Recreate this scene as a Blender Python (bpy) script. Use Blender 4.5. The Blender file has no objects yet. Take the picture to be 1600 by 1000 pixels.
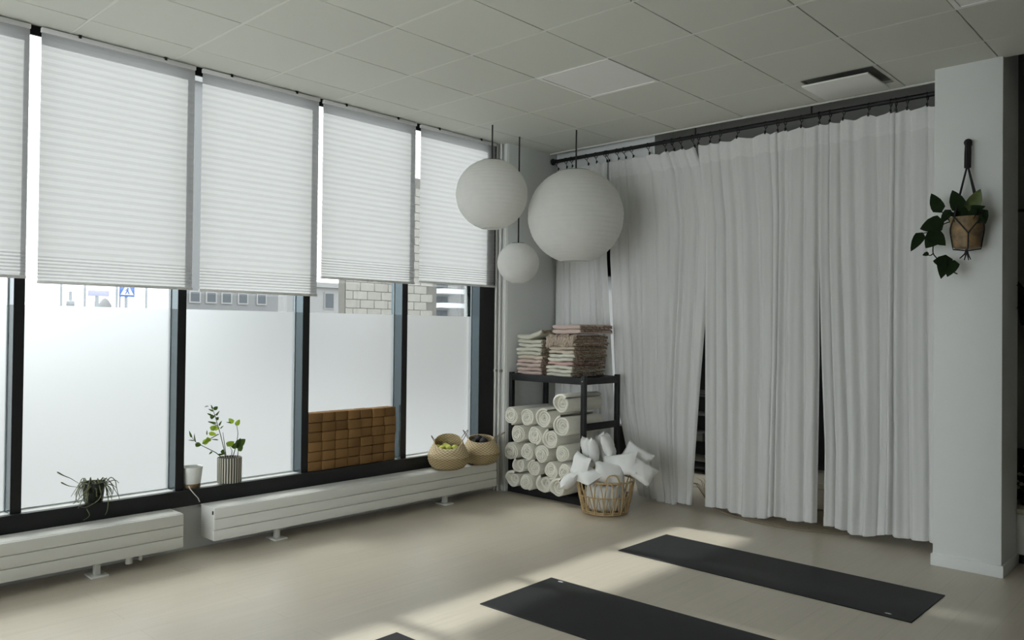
import bpy, bmesh, math, random
from mathutils import Vector, Matrix, Euler
from math import sin, cos, pi, radians

# ---------------------------------------------------------------- camera, sky, exposure
C = bpy.context.scene.collection
scene = bpy.context.scene
cam_data = bpy.data.cameras.new('camera')
cam = bpy.data.objects.new('camera', cam_data)
C.objects.link(cam)
cam_data.sensor_width = 36.0
cam_data.lens = 27.695
cam_data.clip_start = 0.05
cam_data.clip_end = 500
yaw, pitch, roll = radians(43.192), radians(0.676), radians(0.626)
fw = Vector((-sin(yaw) * cos(pitch), cos(yaw) * cos(pitch), sin(pitch)))
r0 = Vector((cos(yaw), sin(yaw), 0)); u0 = r0.cross(fw)
rt = cos(roll) * r0 + sin(roll) * u0
up = -sin(roll) * r0 + cos(roll) * u0
cam.matrix_world = Matrix(((rt.x, up.x, -fw.x, 0), (rt.y, up.y, -fw.y, 0), (rt.z, up.z, -fw.z, 1.5), (0, 0, 0, 1)))
scene.camera = cam

world = bpy.data.worlds.new('overcast_sky')
scene.world = world
world.use_nodes = True
bgn = world.node_tree.nodes['Background']
bgn.inputs['Color'].default_value = (0.945, 0.98, 1.0, 1)      # even white overcast
bgn.inputs['Strength'].default_value = 3.8
sun_data = bpy.data.lights.new('hazy_sun', 'SUN')              # thin cloud: weak, soft-edged, from the street side
sun_data.energy = 5.4; sun_data.angle = radians(2.2); sun_data.color = (1.0, .985, .95)
sun = bpy.data.objects.new('hazy_sun', sun_data); C.objects.link(sun)
sun.location = (-12, 2, 8)
sun.rotation_euler = Vector((1.0, .11, -.765)).to_track_quat('-Z', 'Y').to_euler()
scene.view_settings.view_transform = 'Standard'
scene.view_settings.look = 'None'
scene.view_settings.gamma = 1.0
scene.view_settings.exposure = 0.18
scene.view_settings.use_curve_mapping = False

random.seed(7)
rnd = random.uniform

# ---------------------------------------------------------------- helpers
class MB:
    """collects geometry in world coordinates; build() links it as ONE mesh object"""
    def __init__(s):
        s.v = []; s.f = []
    def add(s, vs, fs):
        o = len(s.v); s.v += [tuple(v) for v in vs]; s.f += [tuple(i + o for i in f) for f in fs]
    def box(s, x0, x1, y0, y1, z0, z1):
        vs = [(x, y, z) for x in (x0, x1) for y in (y0, y1) for z in (z0, z1)]
        s.add(vs, [(0, 1, 3, 2), (4, 6, 7, 5), (0, 4, 5, 1), (2, 3, 7, 6), (0, 2, 6, 4), (1, 5, 7, 3)])
        return s
    def grid(s, nu, nv, fn, cu=False, cv=False):
        vs = [fn(i / (nu if cu else nu - 1), j / (nv if cv else nv - 1)) for i in range(nu) for j in range(nv)]
        fs = []
        for i in range(nu if cu else nu - 1):
            for j in range(nv if cv else nv - 1):
                a, b = i, (i + 1) % nu; c, d = j, (j + 1) % nv
                fs.append((a * nv + c, b * nv + c, b * nv + d, a * nv + d))
        s.add(vs, fs); return s
    def lathe(s, prof, c=(0, 0, 0), seg=32, mod=None, tilt=None):
        """prof: list of (r, z); mod(a, i) multiplies r"""
        def fn(u, v):
            i = round(v * (len(prof) - 1)); a = u * 2 * pi
            r, z = prof[i]
            if mod: r *= mod(a, i)
            dz = tilt(a, i) if tilt else 0
            return (c[0] + r * cos(a), c[1] + r * sin(a), c[2] + z + dz)
        return s.grid(seg, len(prof), fn, cu=True)
    def tube(s, pts, r, n=6, closed=False, cap=True):
        pts = [Vector(p) for p in pts]; N = len(pts)
        rs = r if isinstance(r, (list, tuple)) else [r] * N
        rings = []; prev = None
        for i, p in enumerate(pts):
            if closed: t = pts[(i + 1) % N] - pts[i - 1]
            else: t = pts[min(i + 1, N - 1)] - pts[max(i - 1, 0)]
            if t.length < 1e-9: t = Vector((0, 0, 1))
            t.normalize()
            if prev is None:
                a = Vector((0, 0, 1)) if abs(t.z) < .9 else Vector((1, 0, 0))
                nn = t.cross(a).normalized()
            else:
                nn = prev - t * prev.dot(t)
                nn = nn.normalized() if nn.length > 1e-6 else t.orthogonal().normalized()
            prev = nn; b = t.cross(nn)
            rings.append([p + (nn * cos(2 * pi * k / n) + b * sin(2 * pi * k / n)) * rs[i] for k in range(n)])
        fs = []
        for i in range(N if closed else N - 1):
            j = (i + 1) % N
            for k in range(n):
                l = (k + 1) % n
                fs.append((i * n + k, i * n + l, j * n + l, j * n + k))
        if cap and not closed:
            fs.append(tuple(range(n - 1, -1, -1))); fs.append(tuple((N - 1) * n + k for k in range(n)))
        s.add([q for R in rings for q in R], fs); return s
    def ring(s, c, R, r, axis='z', seg=24, n=6, sx=1, sy=1):
        pts = []
        for k in range(seg):
            a = 2 * pi * k / seg; p, q = R * cos(a) * sx, R * sin(a) * sy
            pts.append((c[0] + p, c[1] + q, c[2]) if axis == 'z' else (c[0], c[1] + p, c[2] + q) if axis == 'x' else (c[0] + p, c[1], c[2] + q))
        return s.tube(pts, r, n, closed=True)
    def sphere(s, c, r, seg=16, rg=10, sx=1, sy=1, sz=1):
        prof = [(max(r * sin(pi * i / rg), 1e-5), -r * cos(pi * i / rg)) for i in range(rg + 1)]
        def fn(u, v):
            i = round(v * rg); a = u * 2 * pi
            return (c[0] + prof[i][0] * cos(a) * sx, c[1] + prof[i][0] * sin(a) * sy, c[2] + prof[i][1] * sz)
        return s.grid(seg, rg + 1, fn, cu=True)
    def leaf(s, b, t, w, nrm, curl=0.15, heart=0.0):
        """leaf blade from base b to tip t, width w, seen from nrm"""
        b, t = Vector(b), Vector(t); ax = t - b; L = ax.length
        ax.normalize(); n = Vector(nrm); n = (n - ax * n.dot(ax)).normalized(); sd = ax.cross(n)
        M = 7; vs = []; fs = []
        for i in range(M):
            q = i / (M - 1)
            k = (sin(pi * q ** (0.62 - .12 * heart)) ** 0.8 if 0 < q < 1 else 0.0) * w / 2
            m = b + ax * (L * q) + n * (curl * L * (q - q * q) * 1.2)
            bk = -ax * heart * w * .25 * (1 - q) if i < 3 else Vector()
            vs += [m - sd * k + n * (.25 * k) + bk, m, m + sd * k + n * (.25 * k) + bk]
        for i in range(M - 1):
            fs += [(3 * i, 3 * i + 1, 3 * i + 4, 3 * i + 3), (3 * i + 1, 3 * i + 2, 3 * i + 5, 3 * i + 4)]
        s.add(vs, fs); return s
    def build(s, name, mat, parent=None, origin=None, bevel=0, seg=2, smooth=True, ang=40, sub=0):
        p = Vector((0, 0, 0)); q = parent
        while q is not None: p += Vector(q.location); q = q.parent
        w0 = Vector(origin) if origin is not None else p      # world place of this object's origin
        o = w0 - p
        me = bpy.data.meshes.new(name)
        me.from_pydata([tuple(Vector(v) - p - o) for v in s.v], [], s.f)
        bm = bmesh.new(); bm.from_mesh(me)
        bmesh.ops.remove_doubles(bm, verts=bm.verts, dist=1e-5)
        bmesh.ops.recalc_face_normals(bm, faces=bm.faces)
        if bevel:
            es = [e for e in bm.edges if len(e.link_faces) == 2 and e.calc_face_angle(0) > .5]
            bmesh.ops.bevel(bm, geom=es, offset=bevel, segments=seg, affect='EDGES', profile=.5)
        bm.to_mesh(me); bm.free()
        if smooth:
            me.polygons.foreach_set('use_smooth', [True] * len(me.polygons))
            me.set_sharp_from_angle(angle=radians(ang))
        if mat: me.materials.append(mat)
        ob = bpy.data.objects.new(name, me); C.objects.link(ob)
        ob.location = o
        if parent is not None: ob.parent = parent
        if sub:
            m = ob.modifiers.new('s', 'SUBSURF'); m.levels = sub; m.render_levels = sub
        return ob

def tag(o, label=None, cat=None, group=None, kind=None):
    if label: o['label'] = label
    if cat: o['category'] = cat
    if group: o['group'] = group
    if kind: o['kind'] = kind
    return o
def thing(name, loc, label=None, cat=None, group=None, kind=None):
    o = bpy.data.objects.new(name, None); o.empty_display_size = .05
    C.objects.link(o); o.location = loc
    return tag(o, label, cat, group, kind)
def dup(o, parent=None):
    c = o.copy(); C.objects.link(c)
    if parent is not None: c.parent = parent
    for ch in list(o.children): dup(ch, c)
    return c
def piece(src, name, loc, parent):
    """copy one mesh piece, sharing its mesh, to a world location under parent"""
    c = src.copy(); c.name = name; C.objects.link(c); c.parent = parent
    c.location = Vector(loc) - Vector(parent.location)
    return c

# ---------------------------------------------------------------- materials (all procedural)
def new_mat(name):
    m = bpy.data.materials.new(name); m.use_nodes = True
    nt = m.node_tree; nt.nodes.clear()
    out = nt.nodes.new('ShaderNodeOutputMaterial')
    return m, nt, out
def nd(nt, t, **kw):
    n = nt.nodes.new(t)
    for k, v in kw.items():
        if k in n.inputs: n.inputs[k].default_value = v
        else: setattr(n, k, v)
    return n
def c4(c): return (c[0], c[1], c[2], 1)
def noise_color(nt, col, var, scale, col2=None, stretch=(1, 1, 1), detail=3):
    tc = nd(nt, 'ShaderNodeTexCoord'); mp = nd(nt, 'ShaderNodeMapping'); mp.inputs['Scale'].default_value = stretch
    nt.links.new(tc.outputs['Object'], mp.inputs['Vector'])
    no = nd(nt, 'ShaderNodeTexNoise', Scale=scale, Detail=detail, Roughness=.6)
    nt.links.new(mp.outputs['Vector'], no.inputs['Vector'])
    rp = nd(nt, 'ShaderNodeValToRGB')
    rp.color_ramp.elements[0].position = .3; rp.color_ramp.elements[1].position = .7
    c2 = col2 or tuple(max(0, x * (1 - var)) for x in col)
    rp.color_ramp.elements[0].color = c4(c2); rp.color_ramp.elements[1].color = c4(col)
    nt.links.new(no.outputs['Fac'], rp.inputs['Fac'])
    return rp.outputs['Color'], mp.outputs['Vector']
def pm(name, col, rough=.6, metal=0.0, var=.06, scale=8, col2=None, bump=0, bscale=200, spec=.5, stretch=(1, 1, 1), sheen=0, objvar=0):
    m, nt, out = new_mat(name)
    b = nd(nt, 'ShaderNodeBsdfPrincipled', Roughness=rough, Metallic=metal)
    b.inputs['Specular IOR Level'].default_value = spec
    if sheen: b.inputs['Sheen Weight'].default_value = sheen
    cs, vec = noise_color(nt, col, var, scale, col2, stretch)
    if objvar:
        oi = nd(nt, 'ShaderNodeObjectInfo'); mr = nd(nt, 'ShaderNodeMapRange')
        mr.inputs['To Min'].default_value = 1 - objvar; mr.inputs['To Max'].default_value = 1 + objvar
        nt.links.new(oi.outputs['Random'], mr.inputs['Value'])
        hs = nd(nt, 'ShaderNodeHueSaturation'); nt.links.new(cs, hs.inputs['Color']); nt.links.new(mr.outputs['Result'], hs.inputs['Value'])
        cs = hs.outputs['Color']
    nt.links.new(cs, b.inputs['Base Color'])
    if bump:
        no = nd(nt, 'ShaderNodeTexNoise', Scale=bscale, Detail=2)
        nt.links.new(vec, no.inputs['Vector'])
        bp = nd(nt, 'ShaderNodeBump', Strength=bump, Distance=.004)
        nt.links.new(no.outputs['Fac'], bp.inputs['Height']); nt.links.new(bp.outputs['Normal'], b.inputs['Normal'])
    nt.links.new(b.outputs['BSDF'], out.inputs['Surface'])
    return m
def cloth(name, col, tl=.5, tp=0.0, var=.03, scale=30, bump=0, bscale=300, tcol=None, stretch=(1, 1, 1)):
    """thin cloth or paper that passes light: diffuse + translucent (+ open weave)"""
    m, nt, out = new_mat(name)
    cs, vec = noise_color(nt, col, var, scale, stretch=stretch)
    d = nd(nt, 'ShaderNodeBsdfDiffuse'); t = nd(nt, 'ShaderNodeBsdfTranslucent')
    nt.links.new(cs, d.inputs['Color'])
    if tcol: t.inputs['Color'].default_value = c4(tcol)
    else: nt.links.new(cs, t.inputs['Color'])
    if bump:
        no = nd(nt, 'ShaderNodeTexNoise', Scale=bscale, Detail=2); nt.links.new(vec, no.inputs['Vector'])
        bp = nd(nt, 'ShaderNodeBump', Strength=bump, Distance=.003); nt.links.new(no.outputs['Fac'], bp.inputs['Height'])
        nt.links.new(bp.outputs['Normal'], d.inputs['Normal'])
    mx = nd(nt, 'ShaderNodeMixShader'); mx.inputs['Fac'].default_value = tl
    nt.links.new(d.outputs[0], mx.inputs[1]); nt.links.new(t.outputs[0], mx.inputs[2])
    last = mx
    if tp:
        tr = nd(nt, 'ShaderNodeBsdfTransparent'); m2 = nd(nt, 'ShaderNodeMixShader'); m2.inputs['Fac'].default_value = tp
        nt.links.new(mx.outputs[0], m2.inputs[1]); nt.links.new(tr.outputs[0], m2.inputs[2]); last = m2
    nt.links.new(last.outputs[0], out.inputs['Surface'])
    return m
def glass_mat(name, tint):
    m, nt, out = new_mat(name)
    tr = nd(nt, 'ShaderNodeBsdfTransparent', Color=c4(tint)); gl = nd(nt, 'ShaderNodeBsdfGlossy', Roughness=.02)
    fr = nd(nt, 'ShaderNodeFresnel', IOR=1.45); mx = nd(nt, 'ShaderNodeMixShader')
    nt.links.new(fr.outputs[0], mx.inputs['Fac']); nt.links.new(tr.outputs[0], mx.inputs[1]); nt.links.new(gl.outputs[0], mx.inputs[2])
    nt.links.new(mx.outputs[0], out.inputs['Surface'])
    return m

M = {}
M['wall'] = pm('white wall paint', (.79, .81, .80), .75, var=.02, scale=3, bump=.05, bscale=120, spec=.3)
M['niche'] = pm('shade dark wall', (.045, .045, .042), .8, var=.05, scale=3, spec=.2)  # shade put into the colour so the niche room stays near black
M['header'] = pm('shaded wall grey', (.30, .30, .28), .8, var=.03, scale=3, spec=.2)  # grey stands for the shade on the header and back wall
M['tile'] = pm('ceiling tile', (.68, .69, .63), .85, var=.03, scale=260, bump=.15, bscale=420, spec=.2, objvar=.012)  # green-yellow tint stands for bounce light on white tiles
M['rail'] = pm('ceiling cross rail', (.74, .75, .69), .6, var=.01)
M['tile_back'] = pm('ceiling void', (.20, .20, .18), .9)
M['black'] = pm('black powder coat', (.012, .013, .014), .45, var=.1, scale=20, spec=.4)
M['jamb'] = pm('blue grey aluminium', (.11, .14, .155), .2, .75, var=.04, scale=2, spec=.6)
M['bead'] = pm('pale aluminium bead', (.62, .66, .68), .35, .3, var=.03)
M['white'] = pm('white enamel', (.80, .80, .76), .38, var=.015, scale=4, spec=.5)
M['sill'] = pm('white sill', (.83, .83, .80), .4, var=.02, scale=4)
M['plastic'] = pm('white plastic', (.85, .85, .82), .4, var=.01)
M['glass'] = glass_mat('window glass', (.82, .84, .84))
def film_mat():
    m, nt, out = new_mat('frosted film')
    t = nd(nt, 'ShaderNodeBsdfTranslucent', Color=(.27, .27, .27, 1)); r = nd(nt, 'ShaderNodeBsdfRefraction', Roughness=.72, IOR=1.2, Color=(.95, .95, .95, 1))
    mx = nd(nt, 'ShaderNodeMixShader', Fac=.5); mx.inputs[0].default_value = .42
    nt.links.new(t.outputs[0], mx.inputs[1]); nt.links.new(r.outputs[0], mx.inputs[2]); nt.links.new(mx.outputs[0], out.inputs['Surface'])
    return m
M['clear'] = glass_mat('clear window glass', (.97, .98, .98))
M['film'] = film_mat()
M['blind'] = cloth('pleated blind fabric', (.93, .93, .92), tl=.8, tcol=(.40, .40, .40), var=.03, scale=6, stretch=(1, 1, 8))
M['blind_rail'] = pm('blind rail', (.80, .80, .80), .5, var=.02)
M['sheer'] = cloth('sheer white curtain', (.95, .95, .94), tl=.2, tp=.10, var=.05, scale=5, stretch=(6, 6, .4))
M['hem'] = cloth('curtain hem', (.94, .94, .93), tl=.2, tp=.04, var=.04, scale=60)
M['paper'] = cloth('rice paper', (.91, .91, .88), tl=.34, var=.03, scale=14, bump=.15, bscale=60)
M['cord'] = pm('black cord', (.015, .015, .015), .6)
M['mat'] = pm('charcoal rubber mat', (.009, .010, .011), .55, var=.12, scale=40, bump=.05, bscale=600, spec=.2, sheen=.03)
M['print'] = pm('pale print', (.62, .63, .63), .6)
M['cream_roll'] = pm('cream cotton blanket', (.84, .82, .73), .95, var=.07, scale=60, bump=1.0, bscale=130, spec=.1, sheen=.2, objvar=.02)
M['throw_cream'] = pm('pale cream woven throw', (.72, .71, .61), .95, var=.1, scale=120, bump=.5, bscale=300, spec=.1, objvar=.03)
M['throw_pink'] = pm('dusty pink woven throw', (.66, .53, .48), .95, var=.1, scale=120, bump=.5, bscale=300, spec=.1, objvar=.03)
M['throw_rose'] = pm('rose woven throw', (.62, .42, .40), .95, var=.1, scale=120, bump=.5, bscale=300, spec=.1)
M['throw_beige'] = pm('beige woven throw', (.68, .60, .50), .95, var=.1, scale=120, bump=.5, bscale=300, spec=.1, objvar=.03)
M['fringe'] = pm('brown fringe', (.36, .27, .20), .95, var=.3, scale=90, spec=.1)
M['fringe_pale'] = pm('pale fringe', (.62, .52, .43), .95, var=.25, scale=90, bump=.5, bscale=300, spec=.1)
M['pillow'] = pm('white cotton', (.84, .84, .82), .9, var=.03, scale=20, bump=.12, bscale=40, spec=.15)
M['rattan'] = pm('golden rattan', (.60, .43, .22), .5, var=.25, scale=40)
M['handle_cord'] = pm('twisted grass handle', (.16, .12, .08), .8)
M['cork'] = pm('brown cork', (.265, .145, .055), .85, var=.25, scale=160, bump=.3, bscale=300, spec=.2, objvar=.16)
M['ball'] = pm('yellow green felt', (.62, .64, .16), .9, var=.08, scale=60, bump=.3, bscale=400, spec=.1)
M['dark_cloth'] = pm('dark cloth', (.02, .018, .024), .9, var=.2)
M['black_pot'] = pm('dark stoneware', (.022, .026, .018), .6, var=.2, scale=20)
M['white_pot'] = pm('white glaze', (.82, .83, .80), .3, var=.03)
M['soil'] = pm('potting soil', (.025, .017, .011), .95, var=.4, scale=80, bump=.6, bscale=120)
M['stem'] = pm('brown green stem', (.10, .11, .05), .7, var=.2)
M['leaf_backlit'] = cloth('backlit leaf', (.22, .33, .035), tl=.5, var=.15, scale=20, tcol=(.34, .46, .05))  # backlight put into the colour, lighter copy of the dark leaf
M['leaf_dark'] = cloth('dark leaf', (.05, .085, .028), tl=.3, var=.2, scale=20, tcol=(.10, .16, .03))
M['pothos'] = cloth('pothos leaf', (.022, .036, .018), tl=.2, var=.3, scale=14, tcol=(.04, .06, .02))
M['pothos_var'] = pm('variegated pothos leaf', (.16, .20, .06), .45, scale=10, col2=(.022, .035, .018))
M['strand'] = pm('grey green strand', (.20, .22, .12), .7, var=.3, scale=20)
M['tan_pot'] = pm('blotchy tan ceramic', (.34, .22, .10), .55, scale=16, col2=(.10, .075, .045), bump=.3, bscale=60)
M['rug'] = pm('braided jute', (.36, .30, .22), .95, var=.35, scale=120, bump=.6, bscale=200, spec=.1)
M['cream_box'] = pm('cream cotton rope', (.66, .62, .50), .95, var=.12, scale=120, bump=.5, bscale=240, spec=.1)
M['grey_item'] = pm('grey fabric', (.14, .14, .135), .9, var=.1)
M['chrome'] = pm('brass steel clamp', (.45, .44, .40), .35, .8)
M['straw'] = pm('dry straw', (.42, .32, .16), .9, var=.3)
M['petal'] = pm('dried cream petals', (.60, .57, .45), .9, var=.15, scale=40)
M['paving'] = pm('grey paving', (.27, .27, .265), .9, var=.08, scale=1.5)
M['bld_grey'] = pm('grey render', (.20, .20, .20), .9, var=.03, scale=1)
M['bld_pale'] = pm('pale render', (.30, .295, .29), .9, var=.03, scale=1)
M['block'] = pm('pale concrete block', (.30, .285, .255), .9, var=.1, scale=8, objvar=.05)
M['mortar'] = pm('mortar', (.15, .14, .125), .95)
M['bld_win'] = pm('far window glass', (.11, .12, .13), .5, spec=.1)
M['pole'] = pm('grey pole', (.34, .36, .38), .6)
M['sign_blue'] = pm('blue sign', (.10, .18, .45), .5, var=.02)
M['sign_white'] = pm('white sign', (.80, .82, .84), .5, var=.02)
M['sign_lilac'] = pm('weathered lilac sign', (.42, .42, .58), .6, var=.05)

def striped_mat():
    m, nt, out = new_mat('black and cream stripes')
    tc = nd(nt, 'ShaderNodeTexCoord'); sp = nd(nt, 'ShaderNodeSeparateXYZ'); nt.links.new(tc.outputs['Object'], sp.inputs[0])
    at = nd(nt, 'ShaderNodeMath', operation='ARCTAN2'); nt.links.new(sp.outputs['Y'], at.inputs[0]); nt.links.new(sp.outputs['X'], at.inputs[1])
    no = nd(nt, 'ShaderNodeTexNoise', Scale=14.0); nt.links.new(tc.outputs['Object'], no.inputs['Vector'])
    ma = nd(nt, 'ShaderNodeMath', operation='MULTIPLY_ADD'); ma.inputs[1].default_value = 28.0
    nt.links.new(at.outputs[0], ma.inputs[0]); nt.links.new(no.outputs['Fac'], ma.inputs[2])
    sn = nd(nt, 'ShaderNodeMath', operation='SINE'); nt.links.new(ma.outputs[0], sn.inputs[0])
    rp = nd(nt, 'ShaderNodeValToRGB'); rp.color_ramp.interpolation = 'CONSTANT'
    rp.color_ramp.elements[0].position = 0; rp.color_ramp.elements[0].color = (.02, .02, .018, 1)
    rp.color_ramp.elements[1].position = .5; rp.color_ramp.elements[1].color = (.55, .53, .44, 1)
    mr = nd(nt, 'ShaderNodeMapRange'); mr.inputs['From Min'].default_value = -1
    nt.links.new(sn.outputs[0], mr.inputs['Value']); nt.links.new(mr.outputs['Result'], rp.inputs['Fac'])
    b = nd(nt, 'ShaderNodeBsdfPrincipled', Roughness=.6); nt.links.new(rp.outputs['Color'], b.inputs['Base Color'])
    nt.links.new(b.outputs[0], out.inputs['Surface']); return m
M['striped'] = striped_mat()

def woven_mat(name, a, b_):
    """plaited seagrass: rows of small stitches"""
    m, nt, out = new_mat(name)
    tc = nd(nt, 'ShaderNodeTexCoord'); sp = nd(nt, 'ShaderNodeSeparateXYZ'); nt.links.new(tc.outputs['Object'], sp.inputs[0])
    at = nd(nt, 'ShaderNodeMath', operation='ARCTAN2'); nt.links.new(sp.outputs['Y'], at.inputs[0]); nt.links.new(sp.outputs['X'], at.inputs[1])
    s1 = nd(nt, 'ShaderNodeMath', operation='MULTIPLY'); s1.inputs[1].default_value = 26; nt.links.new(at.outputs[0], s1.inputs[0])
    s2 = nd(nt, 'ShaderNodeMath', operation='MULTIPLY'); s2.inputs[1].default_value = 300; nt.links.new(sp.outputs['Z'], s2.inputs[0])
    q1 = nd(nt, 'ShaderNodeMath', operation='SINE'); nt.links.new(s1.outputs[0], q1.inputs[0])
    q2 = nd(nt, 'ShaderNodeMath', operation='SINE'); nt.links.new(s2.outputs[0], q2.inputs[0])
    pr = nd(nt, 'ShaderNodeMath', operation='MULTIPLY'); nt.links.new(q1.outputs[0], pr.inputs[0]); nt.links.new(q2.outputs[0], pr.inputs[1])
    mr = nd(nt, 'ShaderNodeMapRange'); mr.inputs['From Min'].default_value = -1; nt.links.new(pr.outputs[0], mr.inputs['Value'])
    rp = nd(nt, 'ShaderNodeValToRGB'); rp.color_ramp.elements[0].color = c4(b_); rp.color_ramp.elements[1].color = c4(a)
    nt.links.new(mr.outputs['Result'], rp.inputs['Fac'])
    bs = nd(nt, 'ShaderNodeBsdfPrincipled', Roughness=.8); nt.links.new(rp.outputs['Color'], bs.inputs['Base Color'])
    bp = nd(nt, 'ShaderNodeBump', Strength=.6, Distance=.004); nt.links.new(mr.outputs['Result'], bp.inputs['Height']); nt.links.new(bp.outputs[0], bs.inputs['Normal'])
    nt.links.new(bs.outputs[0], out.inputs['Surface']); return m
M['seagrass'] = woven_mat('plaited seagrass', (.74, .62, .40), (.30, .21, .10))
M['seagrass_low'] = woven_mat('darker plaited seagrass', (.52, .41, .23), (.20, .14, .06))

def floor_mat():
    m, nt, out = new_mat('pale oak boards')
    tc = nd(nt, 'ShaderNodeTexCoord'); mp = nd(nt, 'ShaderNodeMapping'); mp.inputs['Rotation'].default_value = (0, 0, pi / 2)
    nt.links.new(tc.outputs['Object'], mp.inputs['Vector'])
    br = nd(nt, 'ShaderNodeTexBrick', Scale=1.0); br.offset = .37
    br.inputs['Brick Width'].default_value = 1.6; br.inputs['Row Height'].default_value = .19
    br.inputs['Mortar Size'].default_value = .0016; br.inputs['Mortar Smooth'].default_value = .3; br.inputs['Bias'].default_value = 0
    br.inputs['Color1'].default_value = (.60, .54, .44, 1); br.inputs['Color2'].default_value = (.58, .522, .425, 1); br.inputs['Mortar'].default_value = (.50, .44, .34, 1)
    nt.links.new(mp.outputs['Vector'], br.inputs['Vector'])
    m2 = nd(nt, 'ShaderNodeMapping'); m2.inputs['Scale'].default_value = (14, .7, 1); nt.links.new(tc.outputs['Object'], m2.inputs['Vector'])
    no = nd(nt, 'ShaderNodeTexNoise', Scale=3.0, Detail=5, Roughness=.65); nt.links.new(m2.outputs['Vector'], no.inputs['Vector'])
    mr = nd(nt, 'ShaderNodeMapRange'); mr.inputs['To Min'].default_value = .84; mr.inputs['To Max'].default_value = 1.12
    nt.links.new(no.outputs['Fac'], mr.inputs['Value'])
    hs = nd(nt, 'ShaderNodeHueSaturation'); nt.links.new(br.outputs['Color'], hs.inputs['Color']); nt.links.new(mr.outputs['Result'], hs.inputs['Value'])
    b = nd(nt, 'ShaderNodeBsdfPrincipled', Roughness=.34); b.inputs['Specular IOR Level'].default_value = .85
    nt.links.new(hs.outputs['Color'], b.inputs['Base Color'])
    r2 = nd(nt, 'ShaderNodeMapRange'); r2.inputs['To Min'].default_value = .30; r2.inputs['To Max'].default_value = .42
    nt.links.new(no.outputs['Fac'], r2.inputs['Value']); nt.links.new(r2.outputs['Result'], b.inputs['Roughness'])
    nt.links.new(b.outputs[0], out.inputs['Surface']); return m
M['floor'] = floor_mat()

# ================================================================ SETTING
def struct(name, mb, mat, bevel=0, **k):
    return tag(mb.build(name, mat, bevel=bevel, smooth=bool(bevel), **k), kind='structure')

CEIL = 3.23
struct('floor', MB().box(-5.62, 2.3, -1.7, 8.7, -.12, 0), M['floor'])
struct('wall_left', MB().box(-5.62, -5.21, -1.7, 5.3, 0, .3).box(-5.37, -5.21, -1.7, 5.3, 3.62, 3.7), M['wall'])
struct('wall_right', MB().box(2.2, 2.3, -1.7, 6.45, 0, 3.7), M['niche'])  # unseen side wall, made dark to keep the column's right face dim
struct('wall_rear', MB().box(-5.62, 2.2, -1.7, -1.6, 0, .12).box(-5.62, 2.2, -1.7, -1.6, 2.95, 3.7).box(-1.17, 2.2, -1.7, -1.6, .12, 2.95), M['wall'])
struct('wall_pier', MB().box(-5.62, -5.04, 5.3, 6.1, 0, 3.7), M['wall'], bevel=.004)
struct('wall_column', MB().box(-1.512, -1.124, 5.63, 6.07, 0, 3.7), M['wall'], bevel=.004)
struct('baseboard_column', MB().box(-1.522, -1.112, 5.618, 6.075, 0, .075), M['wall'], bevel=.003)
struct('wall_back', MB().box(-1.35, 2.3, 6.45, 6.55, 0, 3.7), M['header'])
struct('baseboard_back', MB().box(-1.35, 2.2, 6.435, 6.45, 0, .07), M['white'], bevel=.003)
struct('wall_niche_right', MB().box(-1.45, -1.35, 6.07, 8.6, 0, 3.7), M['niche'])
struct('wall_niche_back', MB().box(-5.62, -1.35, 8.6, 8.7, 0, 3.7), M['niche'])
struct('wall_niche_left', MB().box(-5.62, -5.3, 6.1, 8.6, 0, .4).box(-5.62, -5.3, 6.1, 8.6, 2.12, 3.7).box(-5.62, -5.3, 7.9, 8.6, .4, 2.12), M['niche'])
struct('wall_header', MB().box(-3.9, -1.45, 6.3, 6.4, 2.3, 3.7), M['header'])
struct('wall_bulkhead', MB().box(-5.04, -3.9, 6.0, 6.4, 2.85, 3.7), M['wall'])
struct('trim_roof', MB().box(-5.62, 2.3, -1.7, 8.7, 3.7, 3.9), M['header'])
struct('trim_ceiling', MB().box(-5.04, -1.45, 5.885, 5.90, 3.222, 3.70), M['white'])  # upper part added to block light from the ceiling void

# ---- ceiling: backing slab and 61 cm tiles, each a piece
ceil = struct('ceiling', MB().box(-5.21, -1.15, -1.6, 5.885, 3.25, 3.30).box(-1.15, 2.2, -1.6, 5.68, 3.25, 3.30), M['tile_back'])
PX_, PY_ = .611, .6125
tile_src = None
def make_tile(x0, x1, y0, y1):
    return MB().box(x0 + .003, x1 - .003, y0 + .007, y1 - .007, CEIL, 3.249)
skip = {(3, 2), (-1, 2)}
for i in range(-9, 6):                     # columns counted from the column's tile line
    x1 = -1.150 - PX_ * i; x0 = x1 - PX_
    if x0 > 2.15: continue
    for j in range(0, 16):
        y1 = 5.268 - PY_ * (j - 1); y0 = y1 - PY_
        if y0 < -1.6: continue
        if (i, j) in skip: continue
        if i == 1 and j == 0: continue
        xa, ya, yb = min(x1, 2.19), y0, y1
        if i < 0 and j == 0: yb = 5.675
        full = (xa == x1 and yb == y1)
        if full and tile_src is not None:
            piece(tile_src, 'ceiling_tile', (x0, y0, CEIL), ceil)
        else:
            t = MB()
            o = (x0, y0, CEIL)
            make_tile(x0, xa, ya, yb).build('ceiling_tile', M['tile'], ceil, origin=o, bevel=.0015, seg=1)
            if full: tile_src = [c for c in ceil.children][-1]
for j in range(0, 16):                     # cut strip along the windows
    y1 = 5.268 - PY_ * (j - 1); y0 = y1 - PY_
    if y0 < -1.6: continue
    MB().box(-5.13, -4.819, y0 + .007, y1 - .007, CEIL, 3.249).build('ceiling_tile', M['tile'], ceil, origin=(-5, y0, CEIL), bevel=.0015, seg=1)

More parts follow.
